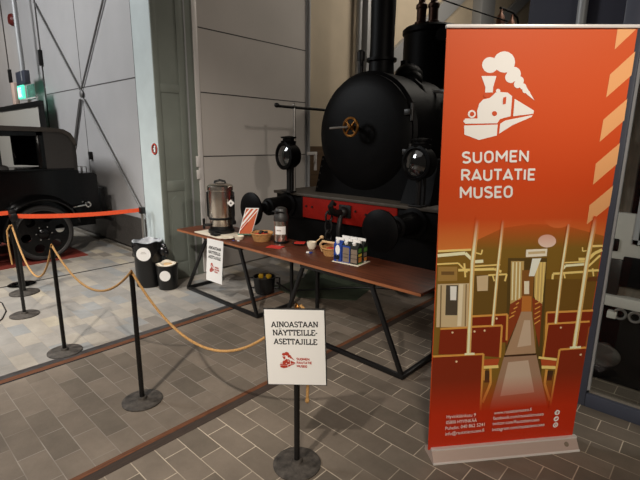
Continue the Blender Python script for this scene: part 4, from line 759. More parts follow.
hn = MB().tube([(CX+0.66, 2.42, 0.76), (CX+0.72, 2.42, 0.765), (CX+0.73, 2.50, 0.775), (CX+0.73, 2.60, 0.785)], 0.013, 10); hn.torus((CX+0.73, 2.63, 0.785), (1, 0, 0), 0.035, 0.014, 20, 8); hn.build('door_handle', M['chrome'], car)
def wheel_bm(x, y, s):
    tyre = MB().lathe([(0.35, -0.055), (0.38, -0.07), (0.41, -0.055), (0.42, -0.02), (0.42, 0.02), (0.41, 0.055), (0.38, 0.07), (0.35, 0.055)], (x, y, 0.42), (s, 0, 0), 48).build('tyre', M['tyre'], car)
    d = MB(); bm = d.bm; es = []
    def loop(cy, cz, r, n):
        vs_ = [bm.verts.new((x+s*0.045, y+cy+r*math.cos(2*math.pi*k/n), 0.42+cz+r*math.sin(2*math.pi*k/n))) for k in range(n)]
        es.extend(bm.edges.new((vs_[k], vs_[(k+1) % n])) for k in range(n))
    loop(0, 0, 0.355, 48)
    for k in range(6): loop(0.235*math.cos(R(60*k+12)), 0.235*math.sin(R(60*k+12)), 0.066, 16)
    g = bmesh.ops.triangle_fill(bm, edges=es, use_beauty=True)
    fs = [f for f in g['geom'] if isinstance(f, bmesh.types.BMFace)]
    ex = bmesh.ops.extrude_face_region(bm, geom=fs)
    bmesh.ops.translate(bm, vec=(-s*0.02, 0, 0), verts=[v for v in ex['geom'] if isinstance(v, bmesh.types.BMVert)])
    disc = d.build('wheel_disc', M['carblack'], car)
    MB().lathe([(0.075, 0.03), (0.075, 0.07), (0.055, 0.09), (0.03, 0.10), (0, 0.10)], (x, y, 0.42), (s, 0, 0), 24).build('hub_cap', M['carblack'], disc)
    MB().torus((x+s*0.05, y, 0.42), (1, 0, 0), 0.355, 0.012, 48, 8).build('rim', M['greyplastic'], disc)
    for k in range(6): MB().ball((x+s*0.058, y+0.105*math.cos(R(60*k)), 0.42+0.105*math.sin(R(60*k))), 0.013, seg=8).build('wheel_nut', M['chrome'], disc)
for y in (1.95, -1.15):
    wheel_bm(CX+0.72, y, 1); wheel_bm(CX-0.78, y, -1)
def fender(x0, x1, yc, a0, a1, r=0.53):
    f = MB(); bm = f.bm; n = 22; rows = []
    for k in range(n+1):
        a = R(a0+(a1-a0)*k/n); row = []
        for j in range(9):
            t = j/8.0; x = x0+(x1-x0)*t; rr = r+0.055*math.sin(math.pi*t)-0.02*t
            row.append(bm.verts.new((x, yc+rr*math.cos(a), 0.42+rr*math.sin(a))))
        rows.append(row)
    for a_, b_ in zip(rows, rows[1:]):
        for j in range(8): bm.faces.new((a_[j], a_[j+1], b_[j+1], b_[j]))
    bmesh.ops.solidify(bm, geom=bm.faces[:], thickness=0.02)
    f.build('fender', M['carblack'], car)
    MB().tube([(x1, yc+(r-0.02)*math.cos(R(a0+(a1-a0)*k/n)), 0.42+(r-0.02)*math.sin(R(a0+(a1-a0)*k/n))) for k in range(n+1)], 0.016, 8).build('fender_bead', M['carblack'], car)
fender(CX+0.58, CX+0.84, 1.95, 14, 185); fender(CX+0.45, CX+0.84, -1.15, 0, 180)
fender(CX-0.58, CX-0.86, 1.95, -12, 185); fender(CX-0.45, CX-0.86, -1.15, 0, 180)
MB().box(CX+0.62, CX+0.86, -0.62, 1.40, 0.36, 0.40, 0.01).build('running_board', M['carblack'], car)
MB().box(CX-0.86, CX-0.62, -0.62, 1.40, 0.36, 0.40, 0.01).build('running_board', M['carblack'], car)
MB().box(CX-0.5, CX+0.5, -1.5, 2.8, 0.42, 0.55).build('chassis', M['carblack'], car)
bu = MB().bar((CX-0.75, 3.0, 0.50), (CX+0.70, 3.0, 0.50), 0.03, 0.07, bev=0.01); bu.bar((CX+0.4, 2.7, 0.5), (CX+0.4, 3.0, 0.5), 0.05, 0.03); bu.bar((CX-0.4, 2.7, 0.5), (CX-0.4, 3.0, 0.5), 0.05, 0.03); bu.build('rear_bumper', M['iron'], car)
tag(MB().box(-9.4, -7.28, -1.9, 2.50, 0, 0.012).build('floor_mat', M['redmat'], origin=(-8.2, 0.4, 0)), 'dark red mat on the floor under the black vintage car', 'mat')

# framed board, exit sign and bell by the left wall
bd = thing('framed_board', (-11.8, 2.95, 0), 'black framed pale board standing behind the vintage car', 'board')
fb = MB().box(-13.9, -10.08, 2.88, 2.95, 2.42, 2.53, 0.008); fb.box(-10.22, -10.08, 2.88, 2.95, 0, 2.42); fb.box(-13.9, -13.78, 2.88, 2.95, 0, 2.42); fb.box(-13.8, -10.2, 2.88, 2.95, 0.75, 0.85); fb.build('frame', M['blacktube'], bd)
MB().box(-13.78, -10.22, 2.905, 2.93, 0.85, 2.42).build('panel', M['boardgrey'], bd)
ex = thing('exit_sign', (-10.95, 2.85, 6.5), 'lit green exit sign hanging on a thin pole above the framed board', 'exit sign')
MB().cyl((-10.86, 2.87, 2.95), (-10.86, 2.87, 6.5), 0.045, seg=14).build('pole', M['steel'], ex)
MB().box(-11.26, -10.66, 2.83, 2.93, 2.88, 3.14, 0.01).build('junction_box', M['framenavy'], ex)
pn = MB().box(-11.15, -10.76, 2.80, 2.84, 2.60, 2.86, 0.006).build('lit_panel', M['exitgreen'], ex)
pc = MB().box(-11.09, -10.98, 2.795, 2.80, 2.63, 2.82); pc.ball((-10.90, 2.796, 2.80), 0.022, (1, .2, 1)); pc.bar((-10.90, 2.797, 2.77), (-10.92, 2.797, 2.70), 0.035, 0.004, up=(0, 1, 0)); pc.bar((-10.92, 2.797, 2.70), (-10.86, 2.797, 2.63), 0.02, 0.004, up=(0, 1, 0)); pc.bar((-10.92, 2.797, 2.70), (-10.95, 2.797, 2.63), 0.02, 0.004, up=(0, 1, 0)); pc.build('pictogram', M['exitpale'], pn)
ac = MB().box(-10.66, -10.16, 2.84, 2.85, 2.56, 2.84); ac.build('clear_wing', M['acrylic'], ex)
MB().box(-11.2, -10.1, 2.83, 2.87, 2.575, 2.595).build('lower_bar', M['aluminium'], ex)
tag(MB().lathe([(0, 0), (0.12, 0), (0.13, 0.04), (0.10, 0.09), (0, 0.11)], (-12.23, GY, 4.37), (0, -1, 0), 24).build('fire_bell', M['bellred'], origin=(-12.23, GY, 4.37)), 'small red fire bell high on the left wall', 'bell')
tag(MB().box(-11.85, -11.62, 2.86, 2.94, 2.53, 2.98, 0.01).build('box', M['pinkbox'], origin=(-11.7, 2.9, 2.53)), 'narrow pinkish box standing on the framed board beside the exit sign', 'box')

# ---------------------------------------------------------------- stanchions and ropes
def make_stanchion(loc, label, height=0.93, group=None):
    t = thing('rope_stanchion', loc, label, 'stanchion', group); x, y, z = loc
    MB().lathe([(0, 0), (0.136, 0), (0.136, 0.008), (0.115, 0.013), (0.035, 0.02), (0.03, 0.035), (0, 0.035)], loc, (0, 0, 1), 40).build('base', M['basestone'], t)
    MB().cyl((x, y, 0.03), (x, y, height), 0.0165, seg=16).build('pole', M['postblack'], t)
    MB().torus((x, y, height+0.012), (0.4, 1, 0), 0.016, 0.006, 16, 6).build('rope_ring', M['brass'], t)
    return t
st1 = make_stanchion((-3.995, 1.10, 0), 'black rope stanchion standing on the far rail, second from the car')
st2 = copy_thing(st1, (-2.80, 1.215, 0), 'black rope stanchion standing between the two rails, next to the sign stand')
st0 = copy_thing(st1, (-5.185, 1.10, 0), 'black rope stanchion in front of the car wheel, leftmost in the rope line')
# sign stand
sg = thing('sign_stand', (-1.557, 1.524, 0), 'white portrait sign on a black pole with round base, in front of the table', 'sign')
MB().lathe([(0, 0), (0.136, 0), (0.136, 0.008), (0.115, 0.013), (0.035, 0.02), (0.03, 0.035), (0, 0.035)], (-1.557, 1.524, 0), (0, 0, 1), 40).build('base', M['basestone'], sg)
MB().cyl((-1.557, 1.524, 0.03), (-1.557, 1.524, 0.94), 0.0165, seg=16).build('pole', M['postblack'], sg)
MB().torus((-1.557, 1.524, 0.952), (0.4, 1, 0), 0.016, 0.006, 16, 6).build('rope_ring', M['brass'], sg)
SX = Vector((0.747, 0.665, 0)); SU = Vector((-0.022, -0.032, 0.999)); SN = SX.cross(SU)   # SN points away from viewer side? fixed below
SN = -SN if SN.dot(Vector((1.557, -1.524, 0))) < 0 else SN
SO = Vector((-1.650, 1.401, 0.522)); SWd, SHt = 0.311, 0.428
rot = Matrix((SX, SN, SU)).transposed()
def sp(u, v, d=0.0): return SO + SX*(u*SWd) + SU*(v*SHt) + SN*d
MB().obox(sp(.5, .5, -0.006), (SWd+0.012, 0.010, SHt+0.012), rot, 0.002).build('frame', M['frameedge'], sg)
brd = MB().obox(sp(.5, .5, 0.0005), (SWd, 0.004, SHt), rot).build('sign_sheet', M['paper'], sg)
e = 0.0032
tx = MB()
put_serif(tx, 'AINOASTAAN', sp(.105, .775, e), sp(.895, .782, e), SU*0.030)
put_serif(tx, 'NÄYTTEILLE-', sp(.125, .668, e), sp(.88, .672, e), SU*0.030)
put_serif(tx, 'ASETTAJILLE', sp(.135, .552, e), sp(.87, .549, e), SU*0.030)
tx.build('lettering', M['ink'], brd, smooth=False, fix=False)
def put_logo(mb_w, mb_o, P, EX_, EY_, off):
    for i, (c, pts) in enumerate(LOGO):
        (mb_w if c == 'w' else mb_o).flat([Vector(P)+Vector(EX_)*x+Vector(EY_)*y+Vector(off)*(0.4+0.02*i+(0.6 if c == 'o' else 0)) for x, y in pts])
lw, lo = MB(), MB()
put_logo(lw, lo, sp(.215, .225, 0.002), SX*(SWd*.27), SU*(SWd*.27), SN*0.003)
lw.build('logo', M['redink'], brd, smooth=False, fix=False); lo.build('logo_detail', M['paper'], brd, smooth=False, fix=False)
tr_ = MB()
for s_, v in (('SUOMEN', .338), ('RAUTATIE', .288), ('MUSEO', .240)):
    put_din(tr_, s_, sp(.505, v, e), sp(.505+{'SUOMEN': .225, 'RAUTATIE': .265, 'MUSEO': .18}[s_], v, e), SU*0.0135, 0.25)
tr_.build('museum_name', M['redink'], brd, smooth=False, fix=False)

def rope(p, q, sag, n=28, r=0.0085, name='barrier_rope', label='', loops=True):
    p, q = Vector(p), Vector(q); pts = []
    for k in range(n+1):
        t = k/n; v = p.lerp(q, t); v.z -= sag*4*t*(1-t); pts.append(v)
    return tag(MB().tube(pts, r, 8).build(name, M['rope'], origin=(p+q)/2), label, 'rope', None)
rope((-5.185, 1.10, 0.952), (-3.995, 1.10, 0.952), 0.395, label='golden rope hanging between the two stanchions in front of the car wheel')
rope((-3.995, 1.10, 0.952), (-2.80, 1.215, 0.952), 0.25, label='golden rope hanging above the pale pavers and the far rail')
rope((-2.80, 1.215, 0.952), (-1.557, 1.54, 0.952), 0.40, label='golden rope sagging from the middle stanchion to the white sign stand')
tag(MB().tube([(-1.557, 1.552, 0.955), (-1.53, 1.56, 0.93), (-1.515, 1.56, 0.80), (-1.51, 1.565, 0.6), (-1.512, 1.56, 0.415)], 0.0085, 8).ball((-1.512, 1.56, 0.41), 0.013, (1, 1, 1.4), 8).build('rope_end', M['rope'], origin=(-1.51, 1.56, 0.6)), 'loose end of golden rope hanging behind the white sign', 'rope')
tag(MB().tube([(-5.19, 1.085, 0.955), (-5.215, 1.06, 0.90), (-5.215, 1.055, 0.75), (-5.20, 1.06, 0.55)], 0.0085, 8).build('rope_end', M['rope'], origin=(-5.2, 1.06, 0.7)), 'loose end of golden rope hanging from the leftmost stanchion', 'rope')

# belt barrier posts
def make_belt_post(loc, label, basem, br=0.155, polem='postblack'):
    t = thing('belt_barrier_post', loc, label, 'barrier post'); x, y, z = loc
    MB().lathe([(0, 0), (br, 0), (br, 0.012), (br-0.025, 0.022), (0.04, 0.03), (0, 0.03)], loc, (0, 0, 1), 40).build('base', M[basem], t)
    MB().cyl((x, y, 0.02), (x, y, 0.88), 0.020, seg=16).build('pole', M[polem], t)
    MB().box(x-0.032, x+0.032, y-0.032, y+0.032, 0.87, 0.955, 0.008).build('belt_head', M['plastic'], t)
    return t
make_belt_post((-5.965, 1.295, 0), 'black belt barrier post with flat dark base beside the car wheel', 'basestone')
make_belt_post((-6.33, 1.36, 0), 'belt barrier post with shiny chrome base, nearest the car', 'chrome')
make_belt_post((-5.485, 2.585, 0), 'belt barrier post at the pillar behind the large black bin', 'chrome', 0.10, 'brightsteel')
def belt(p, q, sag, label):
    p, q = Vector(p), Vector(q); b_ = MB(); bm = b_.bm; prev = None; d = (q-p).normalized(); nrm = Vector((d.y, -d.x, 0))*0.002
    for k in range(21):
        t = k/20; c = p.lerp(q, t); c.z -= sag*4*t*(1-t)
        ring = [bm.verts.new(c+nrm*s+Vector((0, 0, z))) for s, z in ((-1, -.025), (1, -.025), (1, .025), (-1, .025))]
        if prev:
            for j in range(4): bm.faces.new((prev[j], prev[(j+1) % 4], ring[(j+1) % 4], ring[j]))
        else: bm.faces.new(ring)
        prev = ring
    bm.faces.new(prev)
    return tag(b_.build('barrier_belt', M['belt'], origin=(p+q)/2), label, 'barrier belt')
belt((-5.96, 1.33, 0.925), (-5.495, 2.55, 0.92), 0.025, 'orange red barrier belt stretched in front of the car wheel and bumper')
belt((-6.34, 1.325, 0.92), (-6.65, -1.0, 0.92), 0.02, 'orange red barrier belt running off past the left edge')
make_belt_post((-6.65, -1.04, 0), 'belt barrier post beyond the left edge', 'chrome')
tag(MB().tube([(-5.353, 0.801, 0.006), (-5.901, 0.999, 0.006), (-5.741, 1.022, 0.006), (-5.432, 0.991, 0.006), (-5.207, 0.906, 0.006), (-5.072, 0.795, 0.006)], 0.006, 6).build('floor_cable', M['cable'], origin=(-5.74, 1.02, 0)), 'thin dark cable curled on the floor at the far left', 'cable')

# ---------------------------------------------------------------- bins by the pillar
def round_label(mb, c, axis, r): mb.lathe([(0, 0), (r, 0), (r, 0.003), (0, 0.003)], c, axis, 24)
bn = thing('waste_bin', (-5.215, 2.49, 0), 'large round black bin with grey liner over its rim, beside the blue pillar', 'bin')
MB().lathe([(0, 0), (0.158, 0), (0.166, 0.54), (0.17, 0.56), (0.16, 0.56), (0.15, 0.03), (0, 0.03)], (-5.215, 2.49, 0), (0, 0, 1), 40).build('tub', M['plastic'], bn)
ln_ = MB(); bm = ln_.bm; rows = []
for (r0, z0, am) in ((0.178, 0.46, 0.008), (0.179, 0.53, 0.006), (0.174, 0.572, 0.004), (0.158, 0.572, 0.006), (0.138, 0.51, 0.014), (0.112, 0.43, 0.02)):
    rows.append([bm.verts.new((-5.215+(r0+am*math.sin(7*a+z0*40))*math.cos(a), 2.49+(r0+am*math.sin(7*a+z0*40))*math.sin(a), z0+0.012*math.sin(5*a+1))) for a in [2*math.pi*k/48 for k in range(48)]])
for a_, b_ in zip(rows[2:], rows[3:]):
    for k in range(48): bm.faces.new((a_[k], a_[(k+1) % 48], b_[(k+1) % 48], b_[k]))
ln_.build('liner_rim', M['liner'], bn)
sk = MB(); bm = sk.bm; rows = []
for (r0, z0, am) in ((0.176, 0.40, 0.009), (0.178, 0.48, 0.006), (0.179, 0.535, 0.004), (0.174, 0.572, 0.004)):
    rows.append([bm.verts.new((-5.215+(r0+am*math.sin(7*a+z0*40))*math.cos(a), 2.49+(r0+am*math.sin(7*a+z0*40))*math.sin(a), z0+(0.02 if z0 < .45 else 0.004)*math.sin(5*a+1))) for a in [2*math.pi*k/48 for k in range(48)]])
for a_, b_ in zip(rows, rows[1:]):
    for k in range(48): bm.faces.new((a_[k], a_[(k+1) % 48], b_[(k+1) % 48], b_[k]))
sk.build('liner_skirt', M['blackliner'], bn)
kn = MB().ball((-5.035, 2.60, 0.45), 0.045, (1, 1, 1.4)); kn.ball((-5.015, 2.60, 0.52), 0.04, (1, .8, .8)); kn.ball((-5.00, 2.62, 0.43), 0.04, (.9, .8, 1.3)); kn.ball((-4.985, 2.61, 0.49), 0.03, (1, .7, .8)); kn.build('liner_knot', M['blackliner'], bn)
lb_ = MB(); round_label(lb_, (-5.215+0.184*0.75, 2.49-0.184*0.66, 0.44), (0.75, -0.66, 0.0), 0.085); lb_ = lb_.build('round_label', M['paper'], bn)
t1 = MB()
for dz, wd in ((0.025, .05), (0.008, .07)): 
    c = Vector((-5.215+0.1885*0.75, 2.49-0.1885*0.66, 0.44+dz)); ex_ = Vector((0.66, 0.75, 0))
    t1.flat([c-ex_*wd*.5, c+ex_*wd*.5, c+ex_*wd*.5+Vector((0, 0, .004)), c-ex_*wd*.5+Vector((0, 0, .004))])
t1.build('label_print', M['greyprint'], lb_, smooth=False)
b2 = thing('waste_bin', (-4.93, 2.585, 0), 'small round black bin holding crumpled paper bags, beside the large bin', 'bin')
MB().lathe([(0, 0), (0.112, 0), (0.13, 0.29), (0.134, 0.305), (0.125, 0.305), (0.108, 0.02), (0, 0.02)], (-4.93, 2.585, 0), (0, 0, 1), 36).build('tub', M['plastic'], b2)
bg = MB(); bm = bg.bm; rows = []
for (r0, z0, am) in ((0.11, 0.28, 0.0), (0.125, 0.318, 0.012), (0.10, 0.325, 0.012), (0.055, 0.30, 0.02)):
    rows.append([bm.verts.new((-4.93+(r0+am*math.sin(5*a+z0*60))*math.cos(a), 2.585+(r0+am*math.sin(5*a+z0*60))*math.sin(a), z0+0.012*math.sin(3*a))) for a in [2*math.pi*k/36 for k in range(36)]])
for a_, b_ in zip(rows, rows[1:]):
    for k in range(36): bm.faces.new((a_[k], a_[(k+1) % 36], b_[(k+1) % 36], b_[k]))
bg.build('bag_rim', M['cream'], b2)
MB().ball((-4.93, 2.585, 0.27), 0.085, (1, 1, .6)).ball((-4.90, 2.60, 0.29), 0.05, (1, 1, .7)).build('crumpled_waste', M['wood'], b2)
lb2 = MB(); round_label(lb2, (-4.93+0.133*0.75, 2.585-0.133*0.66, 0.19), (0.75, -0.66, 0.03), 0.065); lb2.build('round_label', M['paper'], b2)
# sticker on the pillar
stk = MB().lathe([(0, 0), (0.072, 0), (0.072, 0.002), (0, 0.002)], (-5.24, PY-0.0005, 1.69), (0, -1, 0), 28).build('round_sticker', M['ink'], origin=(-5.24, PY, 1.69))
tag(stk, 'small round red and white warning sticker on the blue pillar', 'sticker')
ORIG[stk.name] = Vector((-5.24, PY, 1.69))
MB().torus((-5.24, PY-0.003, 1.69), (0, 1, 0), 0.060, 0.009, 28, 6).build('red_ring', M['redink'], stk)
fg = MB().ball((-5.235, PY-0.003, 1.718), 0.015, (1, .15, 1), 10); fg.bar((-5.232, PY-0.003, 1.70), (-5.243, PY-0.003, 1.655), 0.03, 0.003, up=(0, 1, 0)); fg.bar((-5.24, PY-0.003, 1.69), (-5.268, PY-0.003, 1.697), 0.014, 0.003, up=(0, 1, 0)); fg.build('white_figure', M['paper'], stk)

# ---------------------------------------------------------------- tables
def make_table(x0, x1, fx0, fx1, tx0, tx1, label):
    y0, y1 = 2.69, 3.27; fy0, fy1 = 2.725, 3.22
    t = thing('wooden_table', ((x0+x1)/2, (y0+y1)/2, 0), label, 'table')
    top = MB().box(x0, x1, y0, y1, 0.722, 0.75, 0.004, 2).build('tabletop', M['tabletop'], t)
    MB().box(x0+0.001, x1-0.001, y0-0.002, y0+0.002, 0.724, 0.746).build('front_edge', M['tabledge'], top)
    for y in (fy0, fy1):
        for fx, tx_ in ((fx0, tx0), (fx1, tx1)): MB().bar((fx, y, 0.025), (tx_ if y == fy0 else fx, y, 0.70), 0.028, 0.036, up=(1, 0, 0), bev=0.004).build('leg', M['blacktube'], t)
        if y == fy0: MB().bar((fx0-0.014, y, 0.0245), (fx1+0.014, y, 0.0245), 0.03, 0.038, bev=0.004).build('floor_bar', M['blacktube'], t)
        MB().bar(((tx0 if y == fy0 else fx0)-0.03, y, 0.704), ((tx1 if y == fy0 else fx1)+0.03, y, 0.704), 0.03, 0.034, bev=0.004).build('top_bar', M['blacktube'], t)
    for fx in (fx0, fx1): MB().bar((fx, fy0, 0.0245), (fx, fy1, 0.0245), 0.038, 0.034, bev=0.004).build('cross_bar', M['blacktube'], t)
    for tx_ in (tx0, tx1): MB().bar((tx_, fy0, 0.704), (tx_, fy1, 0.704), 0.038, 0.03, bev=0.004).build('cross_bar', M['blacktube'], t)
make_table(-4.82, -3.205, -4.70, -3.37, -4.25, -3.63, 'left wooden table with black trapezoid legs, carrying the coffee urn')
make_table(-3.20, -1.48, -2.98, -1.62, -2.70, -1.94, 'right wooden table with black trapezoid legs, carrying the drink cartons')
T = 0.75
# paper notice hanging from the table front
nt_ = thing('paper_notice', (-4.0, 2.68, 0.745), 'white paper notice hanging from the front edge of the left table', 'notice')
HX, HU, HN = Vector((1, 0, 0.02)).normalized(), Vector((0.12, 0, 1)).normalized(), Vector((0, -1, 0))
HO = Vector((-4.222, 2.682, 0.243)); HW, HH = 0.305, 0.50
def hp(u, v, d=0.0): return HO+HX*(u*HW)+HU*(v*HH)+HN*d
MB().prism([hp(0, 0), hp(1, 0), hp(1, 1), hp(0, 1)], HN*0.0015).build('sheet', M['paper'], nt_, smooth=False)
hx = MB()
put_serif(hx, 'AINOASTAAN', hp(.12, .77, .003), hp(.88, .77, .003), HU*0.032)
put_serif(hx, 'NÄYTTEILLE-', hp(.12, .66, .003), hp(.88, .66, .003), HU*0.032)
put_serif(hx, 'ASETTAJILLE', hp(.12, .55, .003), hp(.88, .55, .003), HU*0.032)
hx.build('lettering', M['ink'], nt_, smooth=False, fix=False)
lw, lo = MB(), MB(); put_logo(lw, lo, hp(.22, .22, 0), HX*.085, HU*.10, HN*0.006)
lw.build('logo', M['redink'], nt_, smooth=False, fix=False); lo.build('logo_detail', M['paper'], nt_, smooth=False, fix=False)
hm = MB()
for s_, v, wd in (('SUOMEN', .345, .25), ('RAUTATIE', .29, .29), ('MUSEO', .235, .2)): put_din(hm, s_, hp(.53, v, .003), hp(.53+wd, v, .003), HU*0.017, 0.25)
hm.build('museum_name', M['redink'], nt_, smooth=False, fix=False)

# tray and coffee urn
ty = thing('serving_tray', (-4.2, 2.86, T), 'pale flat tray under the coffee urn', 'tray')
tr_ = MB().box(-4.48, -3.97, 2.715, 3.04, T, T+0.012, 0.004); tr_.build('tray_board', M['cream'], ty)
ux, uy = -4.24, 2.93; uz = T+0.012
un = thing('coffee_urn', (ux, uy, uz), 'tall stainless steel coffee urn with black lid and base, standing on the pale tray', 'coffee urn')
MB().lathe([(0, 0), (0.125, 0), (0.125, 0.03), (0.11, 0.04), (0.105, 0.075), (0, 0.075)], (ux, uy, uz), (0, 0, 1), 40).build('base', M['plastic'], un)
MB().lathe([(0.108, 0.07), (0.108, 0.13), (0.113, 0.14), (0.113, 0.415), (0.10, 0.42), (0, 0.42)], (ux, uy, uz), (0, 0, 1), 48).build('body', M['urn'], un)
MB().lathe([(0.115, 0.135), (0.117, 0.135), (0.117, 0.155), (0.113, 0.155)], (ux, uy, uz), (0, 0, 1), 48).build('band', M['plastic'], un)
ld = MB().lathe([(0.118, 0.415), (0.122, 0.42), (0.122, 0.455), (0.11, 0.47), (0.05, 0.485), (0, 0.487)], (ux, uy, uz), (0, 0, 1), 48).build('lid', M['urn'], un)
MB().tube([(ux-0.03, uy-0.04, uz+0.475), (ux-0.027, uy-0.036, uz+0.50), (ux, uy, uz+0.512), (ux+0.027, uy+0.036, uz+0.50), (ux+0.03, uy+0.04, uz+0.475)], 0.012, 10).build('lid_handle', M['plastic'], ld)
for s in (-1, 1):
    dx, dy = s*0.735, s*0.68
    h_ = MB().tube([(ux+dx*0.112, uy+dy*0.112, uz+0.40), (ux+dx*0.124, uy+dy*0.124, uz+0.395), (ux+dx*0.124, uy+dy*0.124, uz+0.16), (ux+dx*0.112, uy+dy*0.112, uz+0.15)], 0.011, 10); h_.build('side_handle', M['plastic'], un)
tp = MB().cyl((ux-0.02, uy-0.11, uz+0.085), (ux-0.045, uy-0.17, uz+0.085), 0.014, seg=12); tp.cyl((ux-0.045, uy-0.165, uz+0.05), (ux-0.045, uy-0.165, uz+0.11), 0.012, seg=12); tp.bar((ux-0.045, uy-0.165, uz+0.11), (ux-0.045, uy-0.165, uz+0.15), 0.014, 0.02, up=(0, 1, 0)); tp.build('tap', M['plastic'], un)
tgx = MB().obox((ux+0.135, uy+0.02, uz+0.30), (0.006, 0.05, 0.05), Matrix.Rotation(R(-42), 3, 'Z') @ Matrix.Rotation(R(45), 3, 'X')).build('hanging_tag', M['paper'], un)
MB().ball((ux+0.139, uy+0.017, uz+0.30), 0.008, (1, 1, 1), 8).build('tag_mark', M['ink'], tgx)
MB().tube([(ux+0.118, uy+0.025, uz+0.385), (ux+0.132, uy+0.022, uz+0.333)], 0.002, 6).build('tag_string', M['ink'], un)
un.scale = (1.2, 1.2, 1.17)
sg_ = MB().cyl((ux+0.098, uy+0.068, uz+0.10), (ux+0.098, uy+0.068, uz+0.36), 0.016, seg=12); sg_.box(ux+0.08, ux+0.115, uy+0.05, uy+0.09, uz+0.08, uz+0.12, 0.004); sg_.build('sight_gauge', M['plastic'], un)
dt = MB().box(-4.17, -4.07, 2.725, 2.80, T+0.012, T+0.036, 0.006); tag(dt.build('drip_tray', M['plastic'], origin=(-4.12, 2.76, T+0.012)), 'small black drip tray lying on the pale tray in front of the urn', 'drip tray')
# saucers and small dish
sc_ = MB().lathe([(0, 0), (0.05, 0), (0.075, 0.012), (0.07, 0.014), (0.048, 0.005), (0, 0.005)], (-3.94, 2.79, T), (0, 0, 1), 28); tag(sc_.build('saucer', M['cream'], origin=(-3.94, 2.79, T)), 'pale saucer at the table edge in front of the leaflet holder', 'saucer')
sc_ = MB().lathe([(0, 0), (0.045, 0), (0.055, 0.035), (0.05, 0.036), (0.04, 0.008), (0, 0.008)], (-3.83, 2.87, T), (0, 0, 1), 28); tag(sc_.build('small_bowl', M['cream'], origin=(-3.83, 2.87, T)), 'small cream bowl between the saucer and the left wicker basket', 'bowl')
for k, (x, y) in enumerate(((-3.80, 2.77), (-3.75, 2.80))):
    q = MB().box(x-0.016, x+0.016, y-0.01, y+0.01, T, T+0.008, 0.003); tag(q.build('candy', M['blueprint'] if k == 0 else M['paper'], origin=(x, y, T)), ('blue' if k == 0 else 'white') + ' wrapped sweet beside the small cream bowl', 'sweet')
# leaflet holder
lf = thing('leaflet_display', (-3.90, 3.03, T), 'orange and white leaflets standing tilted between urn and basket', 'leaflets')
FX, FU = Vector((0.72, 0.62, 0)).normalized(), Vector((-0.02, 0.10, 1)).normalized(); FU = (FU + FX*0.24).normalized(); FN = FX.cross(FU).normalized()
FN = FN if FN.y < 0 else -FN
FO = Vector((-3.985, 2.975, T+0.012))
def fp(u, v, d=0.0): return FO+FX*(u*0.15)+FU*(v*0.315)+FN*d
MB().prism([fp(0, 0), fp(1, 0), fp(1, 1), fp(0, 1)], FN*-0.014).build('leaflet_stack', M['paper'], lf, smooth=False)
om = MB(); om.flat([fp(.06, .0, .002), fp(.96, .0, .002), fp(.96, .97, .002), fp(.06, .97, .002)]); om.build('orange_cover', mat('orange_leaflet_print', (198, 92, 50), 0.5), lf, smooth=False, fix=False)
wm_ = MB(); wm_.flat([fp(.06, .3, .003), fp(.06, .45, .003), fp(.62, .97, .003), fp(.8, .97, .003)]); wm_.flat([fp(.06, .12, .003), fp(.06, .2, .003), fp(.96, .97, .003), fp(.96, .9, .003)]); wm_.flat([fp(.06, .6, .003), fp(.06, .75, .003), fp(.3, .97, .003), fp(.42, .97, .003)]); wm_.build('white_stripes', M['paper'], lf, smooth=False, fix=False)
rm_ = MB(); rm_.flat([fp(.06, .06, .0035), fp(.06, .14, .0035), fp(.45, .5, .0035), fp(.5, .42, .0035)]); rm_.build('red_stripe', M['redink'], lf, smooth=False, fix=False)
ft = MB().prism([fp(0, 0, .03), fp(1, 0, .03), fp(1, .05, .03), fp(0, .05, .03)], FN*-0.002); ft.prism([fp(0, 0, .03), fp(1, 0, .03), fp(1, 0, -.09), fp(0, 0, -.09)], (0, 0, 0.002)); ft.prism([fp(.3, 0, -.088), fp(.7, 0, -.088), fp(.7, .6, -.02), fp(.3, .6, -.02)], (0, 0.003, 0)); ft.build('clear_stand', M['acrylic'], lf)
# baskets
def basket(x, y, rt, rb, h, label, contents):
    t = thing('wicker_basket', (x, y, T), label, 'basket')
    m_ = MB(); bm = m_.bm; rows = []
    prof = [(0, 0.0)] + [(rb+(rt-rb)*k/9, h*k/9) for k in range(10)]
    for i, (r0, z0) in enumerate(prof[1:]):
        rows.append([bm.verts.new((x+(r0+0.003*(-1)**(i+k))*math.cos(2*math.pi*k/48), y+(r0+0.003*(-1)**(i+k))*math.sin(2*math.pi*k/48), T+z0)) for k in range(48)])
    for i in range(9, -1, -1):
        r0 = rb+(rt-rb)*i/9-0.008; z0 = max(0.008, h*i/9)
        rows.append([bm.verts.new((x+r0*math.cos(2*math.pi*k/48), y+r0*math.sin(2*math.pi*k/48), T+z0)) for k in range(48)])
    for a_, b_ in zip(rows, rows[1:]):
        for k in range(48): bm.faces.new((a_[k], a_[(k+1) % 48], b_[(k+1) % 48], b_[k]))
    bm.faces.new(rows[0]); bm.faces.new(rows[-1])
    m_.build('basket_body', M['wicker'], t)
    rim = MB()
    for ph in (0, math.pi): rim.tube([(x+(rt+0.004*math.cos(12*a+ph))*math.cos(a), y+(rt+0.004*math.cos(12*a+ph))*math.sin(a), T+h+0.004*math.sin(12*a+ph)) for a in [2*math.pi*k/72 for k in range(72)]], 0.006, 6, True)
    rim.build('braided_rim', M['wicker'], t)
    return t
basket(-3.60, 3.0, 0.115, 0.085, 0.085, 'round wicker basket of red and dark wrapped items, left of the steel airpot', 0)
